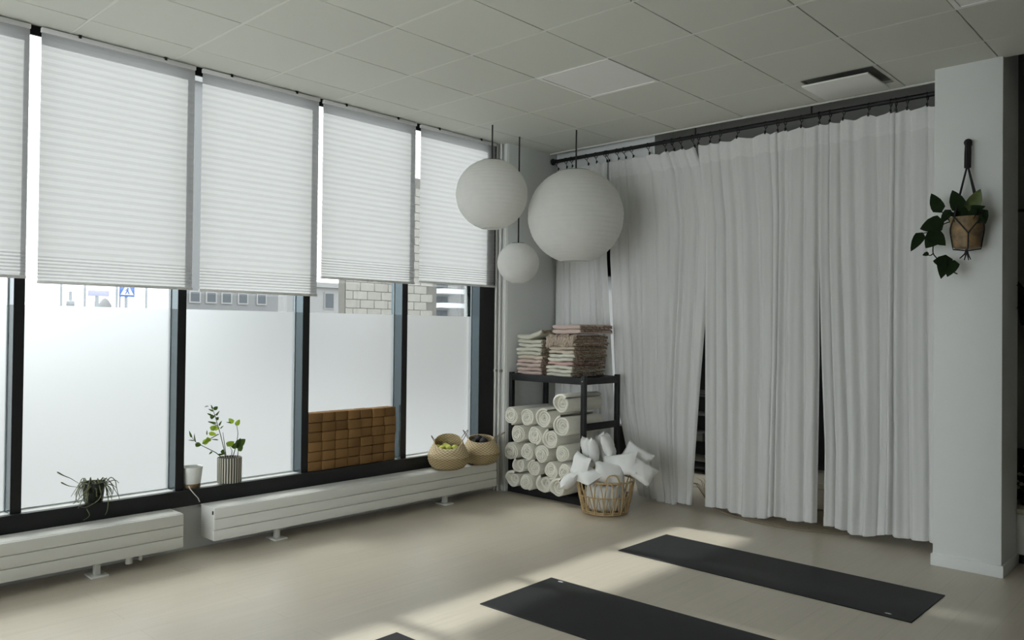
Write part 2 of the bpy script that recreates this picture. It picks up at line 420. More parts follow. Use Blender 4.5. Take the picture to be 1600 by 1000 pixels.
for j in range(0, 16):                     # pale flush cross rails
    y1 = 5.268 - PY_ * (j - 1)
    if y1 - PY_ < -1.6: break
    if j: MB().box(-5.13, 2.19, y1 - .0068, y1 + .0068, CEIL - .0006, 3.249).build('cross_rail', M['rail'], ceil, origin=(-5, y1, CEIL))
# ---- flat light panels and air vent in the ceiling
def light_panel(x0, y0, label):
    t = thing('ceiling_light', (x0 + PX_ / 2, y0 + PY_ / 2, CEIL), label, 'light')
    MB().box(x0 + .004, x0 + PX_ - .004, y0 + .004, y0 + .03, CEIL - .004, 3.247).box(x0 + .004, x0 + PX_ - .004, y0 + PY_ - .03, y0 + PY_ - .004, CEIL - .004, 3.247)\
        .box(x0 + .004, x0 + .03, y0 + .03, y0 + PY_ - .03, CEIL - .004, 3.247).box(x0 + PX_ - .03, x0 + PX_ - .004, y0 + .03, y0 + PY_ - .03, CEIL - .004, 3.247).build('frame', M['plastic'], t)
    MB().box(x0 + .03, x0 + PX_ - .03, y0 + .03, y0 + PY_ - .03, CEIL, 3.245).build('diffuser', M['plastic'], t)
light_panel(-1.150 - PX_ * 4, 5.268 - PY_ * 2, 'square white light panel flush in the ceiling above the paper lanterns, switched off')
light_panel(-1.150, 5.268 - PY_ * 2, 'square white light panel at the top right corner of the ceiling, switched off')
vx0, vx1, vy0, vy1 = -1.150 - PX_ * 2, -1.150 - PX_, 5.268, 5.268 + PY_
t = thing('air_vent', (-2.03, 5.47, CEIL), 'square white ceiling air vent with a lowered plate near the curtain rail', 'vent')
fm = MB()
ix0, ix1, iy0, iy1 = -2.27, -1.79, 5.23 + .06, 5.72
fm.box(vx0 + .003, ix0, vy0 + .002, vy1 - .002, CEIL, 3.249).box(ix1, vx1 - .003, vy0 + .002, vy1 - .002, CEIL, 3.249)
fm.box(ix0, ix1, vy0 + .002, iy0, CEIL, 3.249).box(ix0, ix1, iy1, vy1 - .002, CEIL, 3.249).build('frame', M['tile'], t)
MB().box(ix0 + .02, ix1 - .02, iy0 - .02, iy1 - .03, CEIL - .05, CEIL - .038).build('plate', M['white'], t, bevel=.003)
MB().box(ix0 + .2, ix0 + .28, iy0 + .15, iy0 + .23, CEIL - .04, 3.249).build('bracket', M['black'], t)

# ---- windows: bays between the black mullions
XF, XG, ZS, ZH = -5.20, -5.32, .40, 3.62
ends = [1.398 - .9493 * k for k in range(3, 0, -1)] + [1.398, 2.351, 3.298, 4.246]
starts = [e - .055 for e in ends[1:]] + [5.10]
nwin = 0
for k, (y0, y1) in enumerate(zip(ends, starts)):
    nwin += 1
    w = thing('window_%d' % nwin, (XG, y0, 0), kind='structure')
    MB().box(XG - .004, XG + .004, y0, y1, ZS, ZH).build('glass_pane', M['glass'], w, smooth=False)
    MB().grid(2, 2, lambda u, v: (XG + .006, y0 + (y1 - y0) * u, ZS + (1.613 - ZS) * v)).build('frosted_film', M['film'], w, smooth=False)
    yr = y1 + .055 if k < len(ends) - 1 else 5.30
    MB().box(XG - .03, XF - .003, y1, yr, .3, 3.62).build('mullion', M['jamb'], w, bevel=.001, seg=1)
    MB().box(XF - .003, XF + .003, y1 - .001, yr + .001, .405, CEIL).build('mullion_face', M['black'], w, bevel=.001, seg=1)
    MB().box(XG - .03, -5.16, y0 - .001, yr + .001, .30, .398).box(-5.205, -5.16, y0 - .001, yr + .001, .398, .406).build('bottom_rail', M['black'], w, bevel=.001, seg=1)
    MB().box(XG + .001, -5.205, y0, y1, .398, .402).build('sill', M['sill'], w)
    MB().box(-5.215, XF, y0, y1, 3.195, 3.25).build('head_rail', M['black'], w)
    MB().box(XG + .007, XG + .015, y1 - .006, y1 - .0005, .403, ZH).build('glazing_bead', M['bead'], w)
    MB().box(XG + .007, XG + .02, y0, y1 - .008, .402, .412).build('bottom_bead', M['bead'], w)
w = thing('window_%d' % (nwin + 1), (-5.42, 6.1, 0), kind='structure')
MB().box(-5.43, -5.422, 6.1, 7.9, .4, 2.12).build('glass_pane', M['glass'], w, smooth=False)
MB().grid(2, 2, lambda u, v: (-5.418, 6.1 + 1.8 * u, .4 + 1.72 * v)).build('frosted_film', M['film'], w, smooth=False)

# unseen glazing behind the camera, assumed, sized to daylight the column
for q in range(2):
    x0 = -5.6 + q * 2.2
    nwin += 1
    w = thing('window_%d' % (nwin + 1), (x0, -1.65, 0), kind='structure')
    MB().box(x0 + .03, x0 + 2.17, -1.654, -1.646, .12, 2.95).build('glass_pane', M['clear'], w, smooth=False)
    MB().box(x0 - .03, x0 + .03, -1.7, -1.6, .12, 2.95).build('mullion', M['black'], w)
    MB().box(x0 + .03, x0 + 2.17, -1.69, -1.61, .12, .16).build('bottom_rail', M['black'], w)

# ---- pleated blinds hanging just inside the mullions
def blind(y0, y1, zb, label):
    t = thing('pleated_blind', (-5.12, (y0 + y1) / 2, CEIL), label, 'blind', None)
    prof = []; z = 3.198; s = 1
    ztight = zb + .02 + 7 * .020
    n1 = max(1, round((z - ztight) / .021)); st = (z - ztight) / n1
    for i in range(n1 + 1): prof.append((-5.12 + .0013 * (1 if i % 2 else -1), z - st * i))
    k = n1 + 1
    for i in range(1, 15):
        prof.append((-5.12 + .0026 * (1 if (n1 + i) % 2 else -1), ztight - i * .010))
    prof[-1] = (-5.12, zb + .016)
    MB().grid(2, len(prof), lambda u, v: (prof[round(v * (len(prof) - 1))][0], y0 + (y1 - y0) * u, prof[round(v * (len(prof) - 1))][1])).build('fabric', M['blind'], t, smooth=False)
    MB().box(-5.135, -5.105, y0 - .002, y1 + .002, 3.196, 3.222).build('head_rail', M['blind_rail'], t, bevel=.003)
    MB().box(-5.13, -5.11, y0 - .001, y1 + .001, zb, zb + .018).build('bottom_rail', M['blind_rail'], t, bevel=.003)
    for f in (.22, .78):
        MB().box(-5.132, -5.100, y0 + (y1 - y0) * f - .008, y0 + (y1 - y0) * f + .008, 3.21, 3.23).build('clip', M['black'], t)
    return t
blind(.46, 1.379, 1.760, 'white pleated blind cut off by the left edge of the photo')
blind(1.438, 2.350, 1.736, 'widest white pleated blind, over the window with the trailing plant')
blind(2.402, 3.306, 1.730, 'white pleated blind hanging lowest, over the striped plant pot')
blind(3.342, 4.248, 1.868, 'shorter white pleated blind over the stack of cork blocks')
blind(4.302, 5.205, 1.885, 'narrow white pleated blind over the two seagrass baskets, behind a paper lantern')

# ================================================================ OUTSIDE
tag(MB().box(-90, -5.66, -60, 90, -.35, -.15).build('street', M['paving'], smooth=False), kind='structure')
def building(name, label, x0, x1, y0, y1, z1, mat, wins, rows=None):
    t = thing(name, ((x0 + x1) / 2, (y0 + y1) / 2, -.15), label, 'building')
    MB().box(x0, x1, y0, y1, -.15, z1).build('wall', mat, t)
    MB().box(x0 - .2, x1 + .2, y0 - .05, y1 + .05, z1, z1 + .25).build('roof_edge', M['bld_pale'], t)
    for (a, b, za, zb) in wins:
        wd = MB().box(x1 - .02, x1 + .05, a - .06, b + .06, za - .06, zb + .06).build('window', M['bld_pale'], t)
        MB().box(x1 + .03, x1 + .06, a, b, za, zb).build('pane', M['bld_win'], wd)
    return t
wA = []
for zz in (2.45, 5.4, 8.4):
    for a in (13.72,)[:1 if zz < 3 else 0] + (14.38, 15.02, 15.72, 16.55):
        wA.append((a, a + .34, zz + .0, zz + (.36 if zz < 3 else 1.1)))
building('apartment_building', 'grey apartment building seen above the frosting over the striped pot', -30.9, -30, 13.35, 17.5, 11, M['bld_grey'], wA)
building('low_building', 'low grey flat roofed building seen left of the pale block wall', -36, -35, 20.9, 27.0, 3.55, M['bld_pale'],
         [(23.1, 23.6, 2.5, 3.25), (21.4, 21.9, 2.5, 3.2), (24.6, 25.1, 2.5, 3.2)])
# pale block wall
bw = thing('block_wall', (-15.1, 11.8, -.15), 'pale concrete block wall seen above the frosting over the cork blocks', 'wall')
MB().box(-15.3, -15.02, 10.46, 13.2, -.15, 5.2).build('mortar', M['mortar'], bw)
blk = MB().box(-15.05, -15, 10.46, 10.85, 1.55, 1.74).build('block', M['block'], bw, origin=(-15, 10.46, 1.55), bevel=.008, seg=1)
for r in range(0, 17):
    zz = 1.55 + r * .2
    off = -.2 if r % 2 else 0
    for c in range(0, 8):
        if r == 0 and c == 0: continue
        yy = 10.46 + off + c * .4
        if yy < 10.4:
            MB().box(-15.05, -15, 10.46, 10.65, zz, zz + .19).build('block', M['block'], bw, origin=(-15, 10.46, zz), bevel=.008, seg=1); continue
        if yy + .39 > 13.25: continue
        piece(blk, 'block', (-15, yy, zz), bw)
# balcony tower
bt = thing('balcony_tower', (-36, 31.8, -.15), 'white balcony tower seen through the last clear strip by the corner', 'building')
MB().box(-39, -36.2, 30.5, 34.5, -.15, 9).build('wall', M['bld_pale'], bt)
for zz in (1.9, 2.75, 3.6, 4.45, 5.3, 6.2):
    MB().box(-36.2, -34.9, 31.2, 33.0, zz, zz + .28).build('balcony', M['sign_white'], bt)
    MB().box(-36.22, -36.15, 31.5, 32.7, zz + .32, zz + .72).build('window', M['bld_win'], bt)
# street furniture
def pole(x, y, h, r, label, extra=None):
    t = thing('street_pole', (x, y, -.15), label, 'pole')
    MB().tube([(x, y, -.15), (x, y, h)], [r * 1.3, r], 10).build('post', M['pole'], t)
    MB().lathe([(r * 2.6, 0), (r * 2.6, .04), (r * 1.4, .06)], (x, y, -.15), 12).build('base_plate', M['pole'], t)
    return t
pole(-30, 9.17, 6.5, .035, 'thin street pole nearest the left in the first clear window strip')
pole(-30, 9.93, 7.0, .035, 'thin street pole left of the lilac sign')
pole(-30, 11.0, 6.5, .035, 'thin street pole just left of the crossing sign')
pole(-30.5, 11.30, 3.2, .03, 'thinner pole touching the crossing sign on its left')
pole(-30, 12.05, 6.5, .035, 'thin street pole right of the crossing sign')
bl = thing('bollard', (-30, 9.47, -.15), 'thick grey post with a narrow cap beyond the first window', 'post')
MB().lathe([(.13, 0), (.13, 2.45), (.05, 2.5), (.05, 2.8), (.0001, 2.82)], (-30, 9.47, -.15), 14).build('post', M['pole'], bl)
MB().ring((-30, 9.47, 2.2), .135, .012).build('band', M['bld_pale'], bl)
ls = thing('street_sign', (-30, 10.35, -.15), 'lilac rectangular street sign on a tapered grey mast', 'sign')
MB().tube([(-30, 10.3, -.15), (-30, 10.33, 2.55)], [.16, .06], 10).build('mast', M['pole'], ls)
MB().box(-29.97, -29.93, 10.02, 10.72, 2.52, 2.72).build('board', M['sign_lilac'], ls, bevel=.01)
hd = thing('utility_cabinet', (-31, 10.95, -.15), 'pale grey rounded cabinet behind the lilac sign mast', 'cabinet')
MB().lathe([(.30, 0), (.29, 2.0), (.22, 2.4), (.1, 2.6), (.0001, 2.65)], (-31, 10.95, -.15), 16).build('body', M['bld_pale'], hd)
MB().box(-30.74, -30.70, 10.85, 11.05, 1.2, 1.9).build('door', M['pole'], hd)
cs = thing('crossing_sign', (-30, 11.33, -.15), 'blue and white pedestrian crossing sign seen through the first window', 'sign')
MB().tube([(-30, 11.33, -.15), (-30, 11.33, 2.95)], .055, 10).build('mast', M['pole'], cs)
bd = MB().box(-29.95, -29.92, 11.06, 11.60, 2.53, 3.07).build('board', M['sign_blue'], cs, bevel=.01)
tri = MB(); tri.add([(-29.915, 11.10, 2.60), (-29.915, 11.56, 2.60), (-29.915, 11.33, 3.03), (-29.91, 11.10, 2.60), (-29.91, 11.56, 2.60), (-29.91, 11.33, 3.03)],
        [(0, 1, 2), (3, 5, 4), (0, 3, 4, 1), (1, 4, 5, 2), (2, 5, 3, 0)])
tri.build('triangle', M['sign_white'], bd)
MB().tube([(-29.905, 11.36, 2.86), (-29.905, 11.34, 2.76)], .03, 6).tube([(-29.905, 11.34, 2.77), (-29.905, 11.27, 2.63)], .018, 6)\
    .tube([(-29.905, 11.34, 2.77), (-29.905, 11.40, 2.63)], .018, 6).tube([(-29.905, 11.36, 2.84), (-29.905, 11.27, 2.76)], .013, 6)\
    .sphere((-29.905, 11.37, 2.915), .028, 8, 6).build('walking_figure', M['sign_blue'], bd)

# ================================================================ RADIATORS, PIPES
def radiator(y0, y1, feet, label, end_left):
    X0, X1, z0, z1 = -5.15, -4.95, .088, .305
    t = thing('radiator', ((X0 + X1) / 2, (y0 + y1) / 2, 0), label, 'radiator')
    MB().box(X0, X1 - .012, y0 + .004, y1 - .004, z0, z1 - .006).build('body', M['white'], t, bevel=.004)
    h = (z1 - z0) / 3
    for k in range(3):
        MB().box(X1 - .02, X1, y0, y1, z0 + h * k + .0022, z0 + h * (k + 1) - .0022).build('panel', M['white'], t, bevel=.0025)
    MB().box(X0, X1 - .021, y0, y1, z1 - .006, z1).build('top_plate', M['white'], t, bevel=.0015)
    for q in range(1, 4):
        pass
    for fy in feet:
        f = MB().box(-5.06, -5.02, fy - .016, fy + .016, .008, z0 + .01).build('foot', M['white'], t, bevel=.002)
        MB().box(-5.10, -4.975, fy - .05, fy + .05, 0, .010).build('foot_plate', M['white'], f, bevel=.002)
    return t
r1 = radiator(-1.4, 2.243, (-.6, 1.76), 'long low white radiator running out of the left edge of the photo', False)
r2 = radiator(2.447, 5.093, (2.955, 4.55), 'long low white radiator under the baskets and cork blocks', True)
v = MB().tube([(-5.05, 1.95, .115), (-5.05, 1.95, .045), (-5.12, 1.95, .04), (-5.2, 1.95, .04)], .012, 8).tube([(-5.05, 2.02, .115), (-5.05, 2.02, .045), (-5.2, 2.02, .04)], .012, 8).build('pipe', M['white'], r1)
MB().lathe([(.0001, 0), (.022, .0), (.022, .05), (.018, .06), (.0001, .062)], (-5.05, 1.95, .03), 12).build('valve', M['white'], v)
MB().box(-4.972, -4.962, 2.441, 2.447, .262, .285).build('vent_plug', M['black'], r2)
pp = thing('heating_pipe', (-5.13, 5.268, 0), 'pair of thin white vertical heating pipes beside the dark corner post', 'pipe')
for px in (-5.155, -5.105):
    pq = MB().tube([(px, 5.268, 0.0), (px, 5.268, CEIL)], .011, 10).build('pipe', M['white'], pp)
MB().box(-5.175, -5.085, 5.262, 5.30, 1.10, 1.125).build('clamp', M['chrome'], pp, bevel=.003)
MB().box(-5.175, -5.085, 5.262, 5.30, 2.86, 2.885).build('clamp', M['white'], pp, bevel=.003)
tag(MB().box(-5.075, -5.046, 5.288, 5.3, 0, CEIL).build('trim_pier', M['white'], bevel=.003), kind='structure')

# ================================================================ PAPER LANTERNS
def lantern(c, r, label, ribs, ph):
    t = thing('paper_lantern', c, label, 'pendant lamp', None)
    hole = .30
    n = ribs * 4; prof = []
    for i in range(n + 1):
        a = hole + (pi - 2 * hole) * i / n
        k = 1 + .006 * (abs(sin(pi * i / 4 + .0)) - .5)
        prof.append((r * sin(a) * k, -r * cos(a) * k * .985))
    MB().lathe(prof, c, 56, mod=lambda a, i: 1 + .003 * sin(7 * a + i * .4 + ph)).build('shade', M['paper'], t, ang=60)
    zb = -r * cos(hole) * .985
    MB().ring((c[0], c[1], c[2] + zb), r * sin(hole), .003, seg=28).build('bottom_ring', M['paper'], t)
    MB().ring((c[0], c[1], c[2] - zb), r * sin(hole), .003, seg=28).build('top_ring', M['cord'], t)
    MB().tube([(c[0] - r * sin(hole), c[1], c[2] - zb), (c[0] + r * sin(hole), c[1], c[2] - zb)], .003).build('frame_wire', M['cord'], t)
    MB().tube([(c[0], c[1], c[2] + r * .75), (c[0], c[1], CEIL)], .0065, 8).build('cord', M['cord'], t)
    MB().lathe([(.0001, 0), (.02, .002), (.028, .03), (.02, .06), (.016, .1), (.0001, .1)], (c[0], c[1], c[2] + r * .75 - .1), 14).build('socket', M['plastic'], t)
lantern((-4.259, 5.325, 2.483), .413, 'largest round white paper lantern, in front of the curtain', 26, 0)
lantern((-4.692, 4.730, 2.639), .303, 'middle sized round white paper lantern hanging in front of the blind', 22, 1)
lantern((-4.795, 5.180, 2.095), .187, 'smallest round white paper lantern hanging lowest', 16, 2)

# ================================================================ CURTAINS
RY, RZ = 5.93, 3.157
rod = thing('curtain_rod', (-3.3, RY, RZ), 'long black curtain rod under the ceiling from pier to column', 'curtain rod')
MB().tube([(-5.04, RY, RZ), (-1.5, RY, RZ)], .017, 12).build('rod', M['black'], rod)
MB().lathe([(.0001, 0), (.03, 0), (.03, .02), (.0001, .022)], (0, 0, 0), 14).v
def flange(x, s):
    m = MB(); prof = [(.0001, 0), (.032, 0), (.032, .012), (.02, .02)]
    m.grid(14, 4, lambda u, v: (x + s * prof[round(v * 3)][1], RY + prof[round(v * 3)][0] * cos(u * 2 * pi), RZ + prof[round(v * 3)][0] * sin(u * 2 * pi)), cu=True)
    return m
flange(-5.04, 1).build('flange', M['black'], rod)
for bx in (-3.45, -2.45):
    MB().tube([(bx, RY, RZ + .017), (bx, RY, 3.32), (bx, 6.3, 3.34)], .007, 6).build('bracket', M['black'], rod)
def interp(tab, z):
    tab = sorted(tab)
    if z <= tab[0][0]: return tab[0][1]
    for (a, p), (b, q) in zip(tab, tab[1:]):
        if z <= b:
            k = (z - a) / (b - a); return p + (q - p) * k
    return tab[-1][1]
def curtain(left, right, zb, folds, label, y_off, ph, clips, ztop=3.085, amp=(.013, .030), back=0):
    """left / right: [(z, x)] edges"""
    t = thing('sheer_curtain', ((left[0][1] + right[0][1]) / 2, RY, ztop), label, 'curtain', None)
    nu, nv = folds * 14 + 1, 34
    cl = [(k + .0) / (clips - 1) for k in range(clips)]
    def fn(u, v):
        sag = .022 * abs(sin(pi * u * (clips - 1))) * (1 if clips else 0)
        zt = ztop - sag; zbot = zb + .018 * sin(2.2 * pi * u + ph) + .012 * sin(5 * pi * u + ph * 2)
        z = zt + (zbot - zt) * v
        uu = u + .035 * sin(2 * pi * u * 1.7 + ph) * min(u, 1 - u) * 4 + .012 * sin(9 * u + 2.5 * v + ph) * min(u, 1 - u) * 4
        x = interp(left, z) * (1 - uu) + interp(right, z) * uu
        a = amp[0] + (amp[1] - amp[0]) * min(1, v * 1.4)
        p = 2 * pi * folds * (u + .02 * sin(3 * u * pi + ph) + .006 * sin(4 * v + 7 * u)) + ph
        y = RY + y_off + a * (sin(p) * .7 + .3 * sin(2.3 * p + 1 + v) * .8 + .25 * sin(.43 * p + 2)) + back * v
        x += .010 * sin(p * 1.0 + 1.2) * min(1, min(u, 1 - u) * 20)
        return (x, y, z)
    MB().grid(nu, nv, fn).build('panel', M['sheer'], t, ang=180)
    def hd(u, v):
        p = fn(u, v * .05); return (p[0], p[1] - .004, p[2])
    MB().grid(nu, 4, hd).build('heading', M['hem'], t, ang=180)
    def hm(u, v):
        p = fn(u, .978 + v * .022); return (p[0], p[1] - .004, p[2])
    MB().grid(nu, 3, hm).build('hem', M['sheer'], t, ang=180)
    for q in cl:
        p = fn(q, 0)
        m = MB(); m.ring((p[0], RY, RZ - .008), .026, .0032, axis='x', seg=16)
        m.tube([(p[0], RY, RZ - .033), (p[0], p[1], p[2] + .012)], .003, 6)
        m.box(p[0] - .006, p[0] + .006, p[1] - .007, p[1] + .005, p[2] - .012, p[2] + .014)
        m.build('curtain_ring', M['black'], t)
    return t
curtain([(0, -5.02), (2.1, -5.015), (3.1, -4.995)], [(0, -4.26), (.42, -4.261), (.89, -4.303), (2.19, -4.398), (3.06, -4.40)], .03, 7,
        'leftmost sheer white curtain, behind the big lantern and the rack', .03, .4, 6)
curtain([(0, -3.99), (.43, -4.155), (.89, -4.274), (2.16, -4.361), (3.08, -4.38)], [(0, -3.479), (1.055, -3.41), (1.9, -3.345), (2.43, -3.325), (2.9, -3.40), (3.06, -3.48)], .012, 9,
        'sheer white curtain just right of the big lantern, swept aside at its foot', .035, 1.3, 9)
curtain([(0, -3.328), (1.27, -3.333), (2.4, -3.343), (3.05, -3.42)], [(0, -2.40), (1.3, -2.387), (2.18, -2.392), (3.06, -2.392)], .045, 9,
        'middle sheer white curtain between the two dark gaps', -.005, 2.2, 9)
curtain([(0, -2.338), (.64, -2.330), (1.3, -2.356), (2.18, -2.383), (3.06, -2.388)], [(0, -1.53), (3.06, -1.53)], .06, 9,
        'rightmost sheer white curtain beside the white column', -.01, 3.0, 9)

# ================================================================ YOGA MATS
def mat_(cx, cy, L, W, rot, label, logo):
    m = MB().box(-L / 2, L / 2, -W / 2, W / 2, 0, .005)
    o = m.build('yoga_mat', M['mat'], bevel=.0015, seg=1)
    tag(o, label, 'yoga mat')
    o.location = (cx, cy, 0); o.rotation_euler = (0, 0, rot)
    if logo:
        p = MB()
        for a in (-.9, -.45, 0, .45, .9):
            b = Vector((logo[0], logo[1], .0056)); d = Vector((sin(a), cos(a), 0))
            p.leaf(b + d * .006, b + d * .026, .009, (0, 0, 1), curl=0)
        q = p.build('printed_mark', M['print'], None); q.parent = o
mat_(-2.212, 4.722, 1.86, .600, radians(-.4), 'dark grey yoga mat lying farthest back, in front of the curtains', (.80, -.265))
mat_(-2.140, 3.372, 1.87, .625, radians(1.7), 'dark grey yoga mat in the middle, cut by the lower edge of the photo', (-.84, .27))
mat_(-2.125, 2.177, 1.87, .61, radians(1.2), 'dark grey yoga mat nearest the camera, only its far corner showing', None)

# ================================================================ BLACK RACK
sx0, sx1, sy0, sy1 = -5.03, -4.145, 5.325, 5.85
rk = thing('storage_rack', ((sx0 + sx1) / 2, (sy0 + sy1) / 2, 0), 'black metal rack holding folded throws and rolled blankets', 'shelf')
for x in (sx0, sx1 - .04):
    for y in (sy0, sy1 - .04):
        MB().box(x, x + .04, y, y + .04, 0, 1.105).build('post', M['black'], rk, bevel=.003)
sh = MB().box(sx0 + .002, sx1 - .002, sy0 + .002, sy1 - .002, 1.072, 1.084).build('top_shelf', M['black'], rk)
MB().box(sx0 + .04, sx1 - .04, sy0 + .004, sy0 + .02, 1.03, 1.09).box(sx0 + .04, sx1 - .04, sy1 - .02, sy1 - .004, 1.03, 1.09)\
    .box(sx0 + .004, sx0 + .02, sy0 + .04, sy1 - .04, 1.03, 1.09).box(sx1 - .02, sx1 - .004, sy0 + .04, sy1 - .04, 1.03, 1.09).build('apron', M['black'], rk, bevel=.002)
for x in (sx0 + .006, sx1 - .026):
    MB().box(x, x + .02, sy0 + .04, sy1 - .04, .635, .695).build('side_rail', M['black'], rk, bevel=.002)
MB().box(sx0 + .002, sx1 - .002, sy0 + .002, sy1 - .002, .045, .058).build('bottom_shelf', M['black'], rk)
MB().box(sx0 + .04, sx1 - .04, sy0 + .004, sy0 + .02, 0.0, .056).build('toe_board', M['black'], rk)
MB().tube([(sx1 - .02, sy0 - .001, 1.06), (sx1 - .02, sy0 - .006, 1.06)], .006, 8).build('bolt', M['chrome'], rk)

# ---- rolled blankets: spirals with their ends towards the room
def roll_mesh(R, turns, L, cup, lip, seed):
    rr = random.Random(seed); m = MB()
    n = int(turns * 22); pitch = (R - .012) / turns; th = pitch * 1.0
    ph = rr.uniform(0, 6)
    outer = []
    for i in range(n + 1):
        a = 2 * pi * turns * i / n
        r = R - pitch * turns * i / n
        k = i / n
        wob = 1 + .012 * sin(3 * a + ph)
        outer.append((a, r * wob, k))
    sec = [(0, 1), (.0, .25), (.18, .0), (.82, .0), (1, .25), (1, 1)]     # (depth through cloth, along axis: 0 = front)
    def fn(u, v):
        i = round(u * n); j = round(v * 5)
        a, r, k = outer[i]; d, f = sec[j]
        rad = r - th * d
        front = cup * min(1, k * 1.6) * (1 if cup >= 0 else 1) + .006 * sin(2.3 * a + ph) + (lip if k < .12 else 0)
        y = (front + .012 * f * 2) if f < 1 else L
        return (rad * cos(a + ph), y, rad * sin(a + ph))
    m.grid(n + 1, 6, fn)
    return m
roll_src = []
for q, (turns, cup, lip) in enumerate([(4.6, .0, -.004), (3.6, .035, -.012), (5.2, -.016, 0), (4.0, .012, -.008), (3.0, .06, -.01)]):
    o = roll_mesh(1.0 * .085, turns, .50, cup, lip, q).build('rolled_blanket', M['cream_roll'], ang=60)
    roll_src.append(o)
rolls = [(-4.297, 0.866, 0.09), (-4.883, 0.72, 0.087), (-4.697, 0.717, 0.085), (-4.48, 0.729, 0.092), (-4.282, 0.68, 0.095), (-4.822, 0.556, 0.086), (-4.614, 0.564, 0.088), (-4.42, 0.554, 0.092), (-4.89, 0.397, 0.086), (-4.692, 0.414, 0.08), (-4.522, 0.411, 0.084), (-4.294, 0.441, 0.077), (-4.785, 0.279, 0.072), (-4.613, 0.278, 0.077), (-4.416, 0.285, 0.08), (-4.261, 0.293, 0.074), (-4.869, 0.146, 0.084), (-4.692, 0.144, 0.077), (-4.51, 0.148, 0.086), (-4.324, 0.147, 0.085)]
rlab = ['topmost, alone on top of the pile', 'second row from the top, leftmost', 'second row from the top, second from the left', 'second row from the top, third from the left', 'against the rack post below the topmost roll',
        'third row from the top, leftmost', 'third row from the top, in the middle', 'third row from the top, rightmost',
        'fourth row, leftmost', 'fourth row, second from the left', 'fourth row, third from the left', 'fourth row, rightmost and half hidden by cushions',
        'second row from the bottom, leftmost, with a hollow end', 'second row from the bottom, second from the left', 'second row from the bottom, third from the left', 'second row from the bottom, rightmost and behind a cushion',
        'bottom row, leftmost, with a hollow end', 'bottom row, second from the left', 'bottom row, third from the left', 'bottom row, rightmost, with a sunken end']
kinds = [1, 0, 0, 3, 3, 2, 0, 3, 2, 0, 2, 2, 4, 3, 0, 2, 4, 2, 4, 1]
rj = random.Random(3)
first_used = set()
for (x, z, R), lb, kd in zip(rolls, rlab, kinds):
    if kd in first_used: o = roll_src[kd].copy(); C.objects.link(o)
    else: o = roll_src[kd]; first_used.add(kd)
    o.location = (x, 5.205 + rj.uniform(-.022, .022), z)
    o.scale = (R / .0852, 1, R / .0852)
    o.rotation_euler = (0, rj.uniform(-.6, .6), 0)
    tag(o, 'cream rolled blanket on the rack, ' + lb, 'blanket', 'rolled blankets on the black rack')

# ---- folded throws
def throw(cx, cy, z0, w, d, h, m, fringe_m, label, seed, shear=0.0, plies=1, warp=0.0, group='folded throws on the rack'):
    rr = random.Random(seed)
    t = thing('folded_throw', (cx, cy, z0), label, 'blanket', group)
    ph = rr.uniform(0, 6); ox = rr.uniform(-.008, .008); oy = rr.uniform(-.01, .01)
    def ply(zc, hh, inset, yf):
        """one folded ply: a flattened U with its fold toward the room"""
        mb = MB(); th = hh * .44; n = 10
        prof = []
        # outer then inner contour of the U in (y, z)
        for i in range(n + 1):
            a = pi / 2 + pi * i / n; prof.append((yf + hh / 2 + hh / 2 * cos(a), zc + hh / 2 * sin(a)))
        out_c = [(cy + d / 2, zc + hh / 2)] + prof + [(cy + d / 2, zc - hh / 2)]
        inn = []
        for i in range(n + 1):
            a = 3 * pi / 2 - pi * i / n; r = hh / 2 - th
            inn.append((yf + hh / 2 + r * cos(a), zc + r * sin(a)))
        in_c = [(cy + d / 2, zc - hh / 2 + th)] + inn + [(cy + d / 2, zc + hh / 2 - th)]
        loop = out_c + in_c; N = len(loop); K = 13
        def fn(u, v):
            y, z = loop[round(v * N) % N]
            x = cx - w / 2 + w * u
            e = min(u, 1 - u) * 10; rd = min(1, e) ** .5
            zz = zc + (z - zc) * (.72 + .28 * rd)
            zz += .0035 * sin(7 * u + ph) + .002 * sin(19 * u + ph * 2 + y * 30) + shear * (u - .3) ** 2 * (1 if u > .3 else 0) + warp * sin(3 * u)
            return (x + ox + .004 * sin(y * 40 + ph), y + oy + .006 * sin(5 * u + ph), zz)
        mb.grid(K, N, fn, cv=True)
        H = len(out_c)
        for e in (0, (K - 1) * N):                       # close the two ends of the fold
            for i in range(H - 1):
                mb.f.append((e + i, e + i + 1, e + N - 2 - i, e + N - 1 - i))
        return mb, loop
    step = h / plies
    for p in range(plies):
        hh = step * .97
        mb, loop = ply(z0 + step * (p + .5), hh, 0, cy - d / 2 + rr.uniform(0, .006))
        # close the ends
        mb.build('fold', m, t, ang=70)
    # fringe along the right hand end
    fb = MB(); k = 0
    yy = cy - d / 2 + .01
    while yy < cy + d / 2 - .01:
        x0 = cx + w / 2 - .006 + ox; z1 = z0 + h * rr.uniform(.35, .95) + shear * .49
        l = rr.uniform(.010, .022)
        fb.tube([(x0, yy, z1), (x0 + l * .6, yy + rr.uniform(-.006, .006), z1 - .004), (x0 + l, yy + rr.uniform(-.01, .01), z1 - rr.uniform(.006, .022))], [.0055, .006, .0035], 5)
        yy += rr.uniform(.009, .016)
    f = fb.build('fringe', fringe_m, t); f['label'] = 'knotted brown fringe'
    return t
tags_l = ['topmost, its corner lifted', 'second from the top', 'third from the top', 'fourth from the top', 'fifth from the top', 'sixth from the top', 'seventh from the top', 'third from the bottom', 'second from the bottom', 'lowest']
z = 1.085
hs = [.034] * 10
cols = ['throw_pink', 'throw_pink', 'throw_pink', 'throw_pink', 'throw_beige', 'throw_cream', 'throw_cream', 'throw_cream', 'throw_cream', 'throw_cream']
